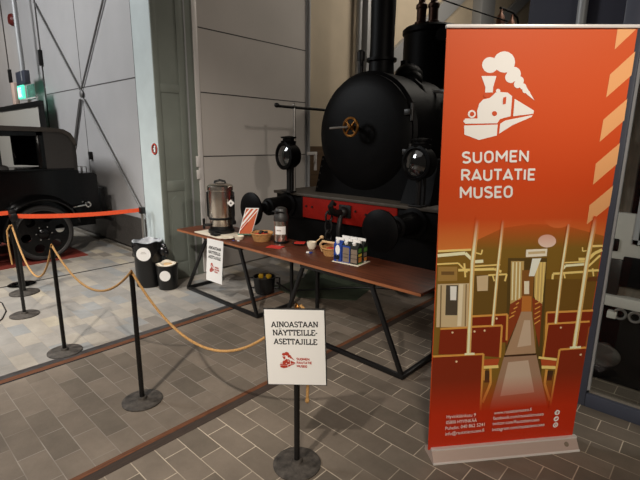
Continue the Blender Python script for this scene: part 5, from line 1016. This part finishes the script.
nk = MB().ball((-3.60, 3.0, T+0.062), 0.095, (1, 1, .22)); tag(nk.build('napkin_lining', M['rednapkin'], origin=(-3.6, 3.0, T+0.05)), 'red napkin lining inside the left wicker basket', 'napkin')
for k, (dx, dy) in enumerate(((-0.03, 0.02), (0.03, 0.03), (0.01, -0.03))):
    q = MB().obox((-3.60+dx, 3.0+dy, T+0.093), (0.045, 0.03, 0.02), Matrix.Rotation(k*1.1, 3, 'Z'), 0.006); tag(q.build('wrapped_snack', M['darkprint'], origin=(-3.6+dx, 3.0+dy, T+0.085)), 'dark wrapped snack on the red napkin in the left basket', 'snack', 'snacks in the left basket')
# airpot
ax, ay = -3.385, 3.085
ap = thing('airpot', (ax, ay, T), 'steel pump airpot with black top and white label between the two baskets', 'airpot')
MB().lathe([(0, 0), (0.078, 0), (0.08, 0.02), (0.075, 0.025), (0, 0.025)], (ax, ay, T), (0, 0, 1), 40).build('base', M['plastic'], ap)
MB().lathe([(0.074, 0.02), (0.074, 0.245), (0, 0.245)], (ax, ay, T), (0, 0, 1), 48).build('body', M['urn'], ap)
MB().lathe([(0.078, 0.235), (0.08, 0.25), (0.076, 0.29), (0.066, 0.315), (0.066, 0.345), (0.058, 0.365), (0.03, 0.38), (0, 0.382)], (ax, ay, T), (0, 0, 1), 40).build('pump_top', M['greyplastic'], ap)
MB().tube([(ax-0.07, ay-0.02, T+0.33), (ax-0.03, ay-0.09, T+0.34), (ax+0.03, ay-0.09, T+0.34), (ax+0.07, ay-0.02, T+0.33)], 0.007, 8).build('carry_handle', M['plastic'], ap)
lbm = MB(); bm = lbm.bm; vs0 = []
for k in range(13):
    a = R(-95+7.5*k); vs0.append([bm.verts.new((ax+0.0755*math.cos(a), ay+0.0755*math.sin(a), T+z)) for z in (0.10, 0.185)])
for a_, b_ in zip(vs0, vs0[1:]): bm.faces.new((a_[0], b_[0], b_[1], a_[1]))
lbo = lbm.build('label', M['paper'], ap)
lpm = MB()
for k in range(2, 7):
    a, b = R(-95+7.5*k), R(-95+7.5*(k+.7)); lpm.flat([(ax+0.0762*math.cos(q), ay+0.0762*math.sin(q), T+z) for q, z in ((a, .135), (b, .135), (b, .148), (a, .148))])
lpm.build('label_print', M['greyprint'], lbo, smooth=False, fix=False)
# napkins and cup with ladle, sweets
tag(MB().obox((-3.27, 2.90, T+0.002), (0.16, 0.11, 0.004), Matrix.Rotation(R(20), 3, 'Z')).build('red_napkin', M['rednapkin'], origin=(-3.27, 2.90, T)), 'red napkin lying flat in front of the steel airpot', 'napkin')
npd = MB().lathe([(0, 0), (0.07, 0), (0.085, 0.01), (0.08, 0.013), (0, 0.006)], (-3.19, 3.17, T), (0, 0, 1), 28).build('dark_plate', M['plastic'], origin=(-3.19, 3.17, T)); tag(npd, 'dark plate with a red napkin right of the airpot', 'plate')
tag(MB().obox((-3.19, 3.17, T+0.016), (0.11, 0.09, 0.006), Matrix.Rotation(R(35), 3, 'Z')).build('red_napkin', M['rednapkin'], origin=(-3.19, 3.17, T+0.013)), 'red napkin on the dark plate right of the airpot', 'napkin')
cpx, cpy = -2.965, 3.115
cup = MB().lathe([(0, 0), (0.032, 0), (0.047, 0.03), (0.05, 0.07), (0.046, 0.07), (0.04, 0.02), (0, 0.015)], (cpx, cpy, T), (0, 0, 1), 32); tag(cup.build('cup', M['cream'], origin=(cpx, cpy, T)), 'cream cup left of the right wicker basket', 'cup')
sco = MB().bar((cpx-0.005, cpy+0.0, T+0.03), (cpx+0.085, cpy+0.055, T+0.125), 0.018, 0.01, bev=0.003); sco.ball((cpx+0.085, cpy+0.055, T+0.122), 0.02, (1.2, 1, .9)); tag(sco.build('wooden_scoop', M['wood'], origin=(cpx, cpy, T+0.03)), 'pale wooden scoop leaning in the cream cup', 'scoop')
for k, (x, y) in enumerate(((-2.865, 2.955), (-2.835, 2.965))):
    tag(MB().obox((x, y, T+0.008), (0.03, 0.02, 0.014), Matrix.Rotation(R(30+40*k), 3, 'Z'), 0.004).build('candy', M['blueprint'] if k else M['paper'], origin=(x, y, T)), ('blue' if k else 'white') + ' wrapped sweet lying in front of the cream cup', 'sweet')
basket(-2.655, 3.06, 0.095, 0.07, 0.075, 'round wicker basket with red lining, beside the drink cartons', 0)
nk = MB().ball((-2.655, 3.06, T+0.052), 0.078, (1, 1, .22)); tag(nk.build('napkin_lining', M['rednapkin'], origin=(-2.655, 3.06, T+0.04)), 'red napkin lining inside the right wicker basket', 'napkin')
tg = MB().tube([(-2.77, 3.06, T+0.02), (-2.775, 3.035, T+0.09), (-2.74, 3.03, T+0.125), (-2.68, 3.05, T+0.12), (-2.60, 3.09, T+0.115)], 0.012, 8); tag(tg.build('bread_tongs', M['wood'], origin=(-2.7, 3.05, T+0.05)), 'pale curved wooden tongs lying over the right wicker basket', 'tongs')
# carton tray
cy = thing('carton_tray', (-2.38, 3.0, T), 'flat pale tray under the drink cartons', 'tray')
CR = Matrix.Rotation(R(6), 3, 'Z')
def cpt(u, v): 
    q = CR @ Vector((u, v, 0)); return Vector((-2.37+q.x, 3.0+q.y, T))
MB().obox(cpt(0, 0)+Vector((0, 0, 0.004)), (0.28, 0.21, 0.006), CR, 0.003).build('tray_board', M['cream'], cy)
def carton(u, v, front, side, label, grp, yaw=0.0, art=None):
    c = cpt(u, v); z0 = T+0.008; rotm = CR @ Matrix.Rotation(yaw, 3, 'Z'); w_, d_, h_ = 0.078, 0.078, 0.155
    t = thing('drink_carton', (c.x, c.y, z0), label, 'carton', grp)
    MB().obox((c.x, c.y, z0+h_/2), (w_, d_, h_), rotm, 0.003).build('carton_body', M[side], t)
    P = lambda a, b, z: Vector((c.x, c.y, z0+z)) + rotm @ Vector((a*w_/2, b*d_/2, 0))
    g = MB(); bm = g.bm
    va = [bm.verts.new(P(a, b, h_)) for a, b in ((-1, -1), (1, -1), (1, 1), (-1, 1))]; vb = [bm.verts.new(P(a, 0, h_+0.035)) for a in (-1, 1)]
    bm.faces.new((va[0], va[1], vb[1], vb[0])); bm.faces.new((va[2], va[3], vb[0], vb[1])); bm.faces.new((va[1], va[2], vb[1])); bm.faces.new((va[3], va[0], vb[0])); bm.faces.new(va[::-1])
    g.build('gable_top', M[front], t)
    MB().bar(P(-1, 0, h_+0.046), P(1, 0, h_+0.046), 0.007, 0.024).build('top_fold', M['paper'], t)
    MB().cyl(P(-.2, -.5, h_+0.014), P(-.2, -.72, h_+0.034), 0.016, seg=14).build('cap', M['paper'], t)
    for b, nm in ((-1, 'f'), (1, 's')):
        f = (lambda x, z, dd=0.001: P(x, -1-dd/d_*2, z)) if nm == 'f' else (lambda x, z, dd=0.001: P(1+dd/w_*2, x, z))
        for col, x0, x1, q0, q1 in art[nm]:
            a_ = MB()
            if col[0] == '@':
                a_.flat([f(x0+q0*math.cos(k*math.pi/10), (x1+q0*0.5*math.sin(k*math.pi/10))*h_, 0.0016) for k in range(20)]); col = col[1:]
            else: a_.flat([f(x0, q0*h_), f(x1, q0*h_), f(x1, q1*h_), f(x0, q1*h_)])
            a_.build('printed_patch', M[col], t, smooth=False, fix=False)
    return t
blue = dict(f=[('blueprint', -.98, .98, .01, .99), ('@paper', 0, .70, .58, 0), ('darkprint', -.9, .5, .12, .38), ('greyprint', -.3, .2, .02, .12)], s=[('blueprint', -.98, .98, .01, .99), ('greyprint', -.7, .7, .2, .8)])
brn = dict(f=[('greyprint', -.8, .8, .08, .85), ('darkprint', -.8, .8, .3, .34), ('darkprint', -.8, .8, .55, .58)], s=[('greenprint', -.8, .5, .68, .92), ('yellowprint', -.8, .6, .45, .6), ('orangeprint', -.7, .6, .12, .40), ('greenprint', -.9, .9, .0, .06)])
grn = dict(f=[('greenprint', -.8, .8, .62, .9), ('orangeprint', -.7, .6, .12, .40)], s=[('greenprint', -.7, .7, .64, .88), ('greyprint', -.8, .6, .36, .58), ('orangeprint', -.6, .6, .1, .3), ('paper', -.5, .3, .02, .08)])
carton(-.09, -.05, 'blueprint', 'blueprint', 'blue drink carton with a white round emblem, front left of the pack', None, 0.12, blue)
carton(-.002, -.043, 'darkprint', 'blueprint', 'dark carton with grey text panel next to the blue one, middle of the front row', None, 0, dict(f=[('greyprint', -.85, .85, .05, .9), ('darkprint', -.7, .7, .5, .53), ('darkprint', -.7, .7, .3, .33)], s=blue['s']))
carton(.081, -.043, 'darkprint', 'darkprint', 'dark carton with green, yellow and orange print, right end of the front row', None, 0, brn)
carton(.081, .045, 'darkprint', 'darkprint', 'dark carton with green and brown print, right end of the back row', None, 0, grn)
carton(-.002, .045, 'blueprint', 'blueprint', 'carton with white top in the middle of the back row', None, 0, blue)
carton(-.086, .045, 'blueprint', 'blueprint', 'carton with white top at the left of the back row', None, 0, blue)

# black tub with yellow things under the table
tb = thing('tool_tub', (-3.93, 3.30, 0), 'black tub with side handles under the left table', 'tub')
MB().lathe([(0, 0.012), (0.115, 0.012), (0.135, 0.2), (0.14, 0.205), (0.13, 0.205), (0.11, 0.03), (0, 0.03)], (-3.93, 3.30, 0.0045), (0, 0, 1), 32).lathe([(0, 0), (0.1, 0), (0.1, 0.014), (0, 0.014)], (-3.93, 3.30, 0.0045)).build('tub_body', M['plastic'], tb)
for s in (-1, 1): 
    v = Vector((0.73, 0.68, 0))*s
    MB().tube([Vector((-3.93, 3.30, 0.19))+v*0.135, Vector((-3.93, 3.30, 0.19))+v*0.185, Vector((-3.93, 3.30, 0.07))+v*0.185, Vector((-3.93, 3.30, 0.06))+v*0.12], 0.011, 8).build('handle', M['plastic'], tb)
for k, (x, y) in enumerate(((-3.955, 3.27), (-3.885, 3.33))):
    q = MB().obox((x, y, 0.212), (0.055, 0.05, 0.045), Matrix.Rotation(0.6+k, 3, 'Z') @ Matrix.Rotation(0.3, 3, 'X'), 0.01); tag(q.build('yellow_plug', M['yellow'], origin=(x, y, 0.2)), ('left' if k == 0 else 'right') + ' of the two yellow plugs in the black tub under the table', 'plug')
q = MB().box(-4.01, -3.86, 3.23, 3.37, 0.03, 0.19, 0.02); tag(q.build('tool_bundle', M['greyplastic'], origin=(-3.93, 3.3, 0.03)), 'dark bundle filling the black tub under the table', 'bundle')
tag(MB().tube([(-3.80, 3.38, 0.14), (-3.7, 3.5, 0.03), (-3.6, 3.7, 0.012), (-3.3, 4.1, 0.018), (-3.0, 4.4, 0.018), (-2.6, 4.6, 0.008)], 0.012, 8).build('power_cable', M['cable'], origin=(-3.4, 4, 0.01)), 'black cable running from the tub across the green sheet', 'cable')

# ---------------------------------------------------------------- roll-up banner
BO = Vector((-1.034, 2.074, 0.06)); BE = Vector((0.63394932, 0.7733746, 0)); BT = Vector((0.05116212, -0.04193853, 0.9978094)); BNr = Vector((0.77168044, -0.63256059, -0.06615439))
if BNr.dot(Vector((0, 0, 1.2))-BO) < 0: BNr = -BNr
def bp_(s, t, d=0.0): return BO+BE*s+BT*t+BNr*d
ban = thing('roll_up_banner', (-0.72, 2.45, 0), 'tall orange roll-up banner with white train emblem and a carriage interior photo', 'banner')
def print_material():
    """printed banner cloth: orange ink, with the photograph fading into the orange at its top and foot (both are in the print)"""
    m = bpy.data.materials.new('printed_banner_cloth'); m.use_nodes = True; nt = m.node_tree; b = nt.nodes['Principled BSDF']; Lk = nt.links
    at = nt.nodes.new('ShaderNodeAttribute'); at.attribute_name = 'print'
    tc = nt.nodes.new('ShaderNodeTexCoord'); sp_ = nt.nodes.new('ShaderNodeSeparateXYZ'); Lk.new(tc.outputs['Object'], sp_.inputs[0])
    def rmp(stops):
        mr = nt.nodes.new('ShaderNodeMapRange'); mr.inputs['From Min'].default_value = 0; mr.inputs['From Max'].default_value = 2.4
        Lk.new(sp_.outputs['Z'], mr.inputs['Value'])
        r = nt.nodes.new('ShaderNodeValToRGB'); cr = r.color_ramp
        while len(cr.elements) < len(stops): cr.elements.new(.5)
        for e_, (p, c) in zip(cr.elements, stops): e_.position = p/2.4; e_.color = c
        Lk.new(mr.outputs['Result'], r.inputs['Fac']); return r
    og = rmp([(0.0, lin((196, 46, 14))), (0.45, lin((190, 50, 16))), (1.3, lin((206, 84, 34))), (1.6, lin((206, 72, 26))), (2.35, lin((206, 88, 42)))])
    W_, K_ = (1, 1, 1, 1), (0, 0, 0, 1)
    mk = rmp([(0.30, K_), (0.52, W_), (1.27, W_), (1.43, K_)])
    mx = nt.nodes.new('ShaderNodeMix'); mx.data_type = 'RGBA'
    Lk.new(mk.outputs['Color'], mx.inputs['Factor']); Lk.new(og.outputs['Color'], mx.inputs['A']); Lk.new(at.outputs['Color'], mx.inputs['B'])
    Lk.new(mx.outputs['Result'], b.inputs['Base Color']); b.inputs['Roughness'].default_value = 0.5; b.inputs['Specular IOR Level'].default_value = 0.3
    return m
PM = print_material()
cn = [(0.0007, -0.0001), (0.9184, -0.0005), (0.8004, 2.2746), (-0.1202, 2.2355)]
clm = MB(); bm = clm.bm; clm.cl = bm.loops.layers.float_color.new('print')
fr_ = [bm.verts.new(bp_(s, t)) for s, t in cn]; bk_ = [bm.verts.new(bp_(s, t, -0.004)) for s, t in cn]
bm.faces.new(fr_); bm.faces.new(bk_[::-1])
for k in range(4): bm.faces.new((fr_[k], bk_[k], bk_[(k+1) % 4], fr_[(k+1) % 4]))
for f in bm.faces:
    for l in f.loops: l[clm.cl] = lin((206, 80, 34))
cloth = clm.build('banner_cloth', PM, ban, smooth=False)
ph = MB()
for i, (c, pts) in enumerate(PHOTO): ph.flat([bp_(s, t, 0.0006+0.00005*i) for s, t in pts], lin(c))
ph.build('printed_photograph', PM, cloth, smooth=False, fix=False)
sm_ = MB()
for i, (c, pts) in enumerate(STRIPES): sm_.flat([bp_(s, t, 0.0008) for s, t in pts])
sm_.build('peach_stripes', mat('peach_print', (232, 166, 108), 0.5), cloth, smooth=False, fix=False)
white = mat('white_banner_print', (238, 234, 228), 0.5); orange = mat('orange_banner_print', (206, 80, 36), 0.5)
lw, lo = MB(), MB(); put_logo(lw, lo, bp_(LOGO_AT[0], LOGO_AT[1]), BE*LOGO_AT[2], BT*LOGO_AT[2], BNr*0.002)
lw.build('train_emblem', white, cloth, smooth=False, fix=False); lo.build('emblem_detail', orange, cloth, smooth=False, fix=False)
hl, sl = MB(), MB()
for s_, s0, t0, s1, t1_, us, ut, bold in TEXTS:
    if bold: put_din(hl, s_, bp_(s0, t0, 0.002), bp_(s1, t1_, 0.002), BE*us+BT*ut)
    else: put_text(sl, s_, bp_(s0, t0, 0.0085), bp_(s1, t1_, 0.0085), BE*us+BT*ut, None, 0.0)
hl.build('museum_name', white, cloth, smooth=False, fix=False); sl.build('contact_lines', white, cloth, smooth=False, fix=False)
ic, icd = MB(), MB()
for k, (s0, t0) in enumerate(ICONS):
    ic.flat([bp_(s0+0.0165*math.cos(a), t0+0.018*math.sin(a), 0.0085) for a in [2*math.pi*j/20 for j in range(20)]])
    def qd(x0, x1, y0, y1): icd.flat([bp_(s0+x, t0+y, 0.0095) for x, y in ((x0, y0), (x1, y0), (x1, y1), (x0, y1))])
    if k == 0: qd(-.002, .003, -.011, .009); qd(-.006, .007, .0, .003); qd(-.002, .008, .007, .010)
    elif k == 1: icd.flat([bp_(s0+x, t0+y, 0.0095) for x, y in ((-.009, -.006), (.002, -.007), (.008, .001), (.009, .007), (.004, .008), (.0, .003), (-.008, .006), (-.005, -.002))])
    else:
        icd.flat([bp_(s0+0.009*math.cos(a), t0+0.010*math.sin(a), 0.0095) for a in [2*math.pi*j/16 for j in range(16)]]); ic.flat([bp_(s0+0.0055*math.cos(a), t0+0.006*math.sin(a), 0.0102) for a in [2*math.pi*j/16 for j in range(16)]])
ic.build('social_icons', white, cloth, smooth=False, fix=False); icd.build('icon_marks', mat('red_orange_print', (196, 48, 16), 0.5), cloth, smooth=False, fix=False)
MB().bar(bp_(-0.125, 2.238, -0.001), bp_(0.805, 2.277, -0.001), 0.022, 0.016, up=BT, bev=0.004).build('top_rail', M['aluminium'], ban)
MB().cyl(bp_(0.44, 0.0, -0.05), bp_(0.36, 2.22, -0.02), 0.012, seg=12).build('support_pole', M['aluminium'], ban)
# cassette
ce = Vector((0.634, 0.773, 0)); cnm = Vector((0.773, -0.634, 0)); c0 = Vector((-1.03, 2.077, 0))
prof_ = [(0.052, 0.0), (0.052, 0.006), (0.012, 0.066), (-0.03, 0.066), (-0.085, 0.03), (-0.085, 0.0)]
cas = MB().prism([c0+ce*0.012+cnm*d+Vector((0, 0, z)) for d, z in prof_], ce*0.918).build('cassette', M['base_pink'], ban, smooth=False)
MB().prism([c0+ce*0.011+cnm*d+Vector((0, 0, z)) for d, z in ((0.016, 0.062), (0.018, 0.074), (-0.004, 0.076), (-0.004, 0.062))], ce*0.92).build('slot_lip', M['aluminium'], cas)
MB().prism([c0+ce*0.011+cnm*d+Vector((0, 0, z)) for d, z in ((0.0545, 0.0), (0.0545, 0.009), (0.046, 0.012), (0.046, 0.0))], ce*0.92).build('foot_edge', M['aluminium'], cas)
bdg = MB(); nn = (cnm*0.06+Vector((0, 0, 0.04))).normalized()
bc = c0+ce*0.855+cnm*0.031+Vector((0, 0, 0.0395))
bdg.lathe([(0, 0), (0.014, 0), (0.014, 0.002), (0, 0.002)], bc, nn, 24); bdg.build('round_badge', M['greyprint'], cas)

# ---------------------------------------------------------------- glazed display on the right
FY = 3.36
gl = thing('display_window', (0.6, FY, 0), 'slate blue framed glass display window behind the orange banner', 'display window')
MB().box(-0.60, -0.495, FY-0.05, FY+0.05, 0, 4.0, 0.006).build('frame_post', M['framenavy'], gl)
MB().box(1.9, 2.0, FY-0.05, FY+0.05, 0, 4.0, 0.006).build('frame_post', M['framenavy'], gl)
MB().box(-0.495, 1.9, FY-0.05, FY+0.05, 0, 0.10, 0.006).build('bottom_rail', M['framenavy'], gl)
MB().box(-0.495, 1.9, FY-0.05, FY+0.05, 3.9, 4.0, 0.006).build('top_rail', M['framenavy'], gl)
MB().box(-0.495, -0.482, FY-0.02, FY+0.02, 0.1, 3.9).build('glazing_bead', M['steel'], gl)
MB().box(-0.495, 1.9, FY-0.02, FY+0.02, 0.1, 0.113).build('glazing_bead', M['rail_gate'], gl)
MB().box(-0.495, 1.9, FY-0.003, FY+0.003, 0.1, 3.9).build('glass_pane', M['glass'], gl)
wg = thing('railway_wagon', (0.5, 3.85, 0), 'grey and brown rail wagon end with an oval buffer behind the glass', 'wagon')
VY = 3.75
MB().box(-0.62, 1.8, VY+0.02, 4.5, 0.62, 2.62).build('wagon_body', M['wagondark'], wg)
MB().box(-0.62, 1.8, VY-0.02, VY+0.03, 0.99, 1.33, 0.01).build('pale_panel', M['wagon'], wg)
MB().box(-0.46, 1.8, VY-0.03, VY+0.02, 0.80, 1.02, 0.01).build('dark_panel', M['loco'], wg)
MB().box(-0.62, -0.46, VY-0.02, VY+0.02, 0.72, 0.99, 0.01).build('grey_plate', M['locogrey'], wg)
MB().box(-0.62, -0.50, VY-0.035, VY+0.0, 1.05, 1.14, 0.008).build('number_plate', M['loco'], wg)
wfr = MB().box(-0.42, 0.3, VY-0.045, VY, 1.12, 1.15); wfr.box(-0.42, -0.39, VY-0.045, VY, 1.12, 1.55); wfr.box(-0.42, 0.3, VY-0.045, VY, 1.52, 1.55); wfr.build('window_frame', M['steel'], wg)
MB().box(-0.39, 0.3, VY-0.03, VY-0.01, 1.15, 1.52).build('window_pane', M['plastic'], wg)
for x in (-0.56, -0.44, -0.30): MB().box(x-0.02, x+0.015, VY-0.01, VY+0.05, 1.33, 2.2, 0.006).build('timber_post', M['loco'], wg)
MB().box(-0.59, -0.56, VY-0.05, VY, 1.55, 1.85, 0.006).build('bracket', M['locogrey'], wg)
MB().box(-0.62, 1.8, VY-0.03, VY+0.03, 2.20, 2.30, 0.01).build('pale_band', M['wagon'], wg)
MB().box(-0.62, 1.8, VY-0.03, VY+0.03, 2.32, 2.42, 0.01).build('upper_band', M['loco'], wg)
MB().box(-0.62, 1.8, VY-0.05, VY+0.03, 0.64, 0.72, 0.008).build('buffer_beam', M['wagon'], wg)
MB().box(-0.62, 1.8, VY+0.03, 4.4, 0.02, 0.64).build('dark_infill', M['loco'], wg)  # black box added to darken the space under the wagon and hide the floor
wb = MB().lathe([(0, 0), (0.11, 0.008), (0.125, 0.02), (0.125, 0.03), (0.05, 0.04), (0.045, 0.2), (0, 0.2)], (0, 0, 0), (0, 1, 0), 36)
for v in wb.bm.verts:
    v.co.z *= 0.72; v.co += Vector((-0.485, VY-0.19, 0.30))
wb.build('buffer', M['bufgrey'], wg)
MB().tube([(-0.62, VY-0.1, 0.29), (-0.52, VY-0.1, 0.30), (-0.45, VY-0.1, 0.33)], 0.012, 8).build('coupling_bar', M['brightsteel'], wg)
for x in (-0.42, -0.33): MB().torus((x, VY-0.06, 0.60), (0, 1, 0), 0.035, 0.01, 20, 6).build('gauge_ring', M['brightsteel'], wg)
MB().box(-0.50, -0.44, VY-0.07, VY-0.02, 0.555, 0.61, 0.006).build('fitting', M['wagon'], wg)
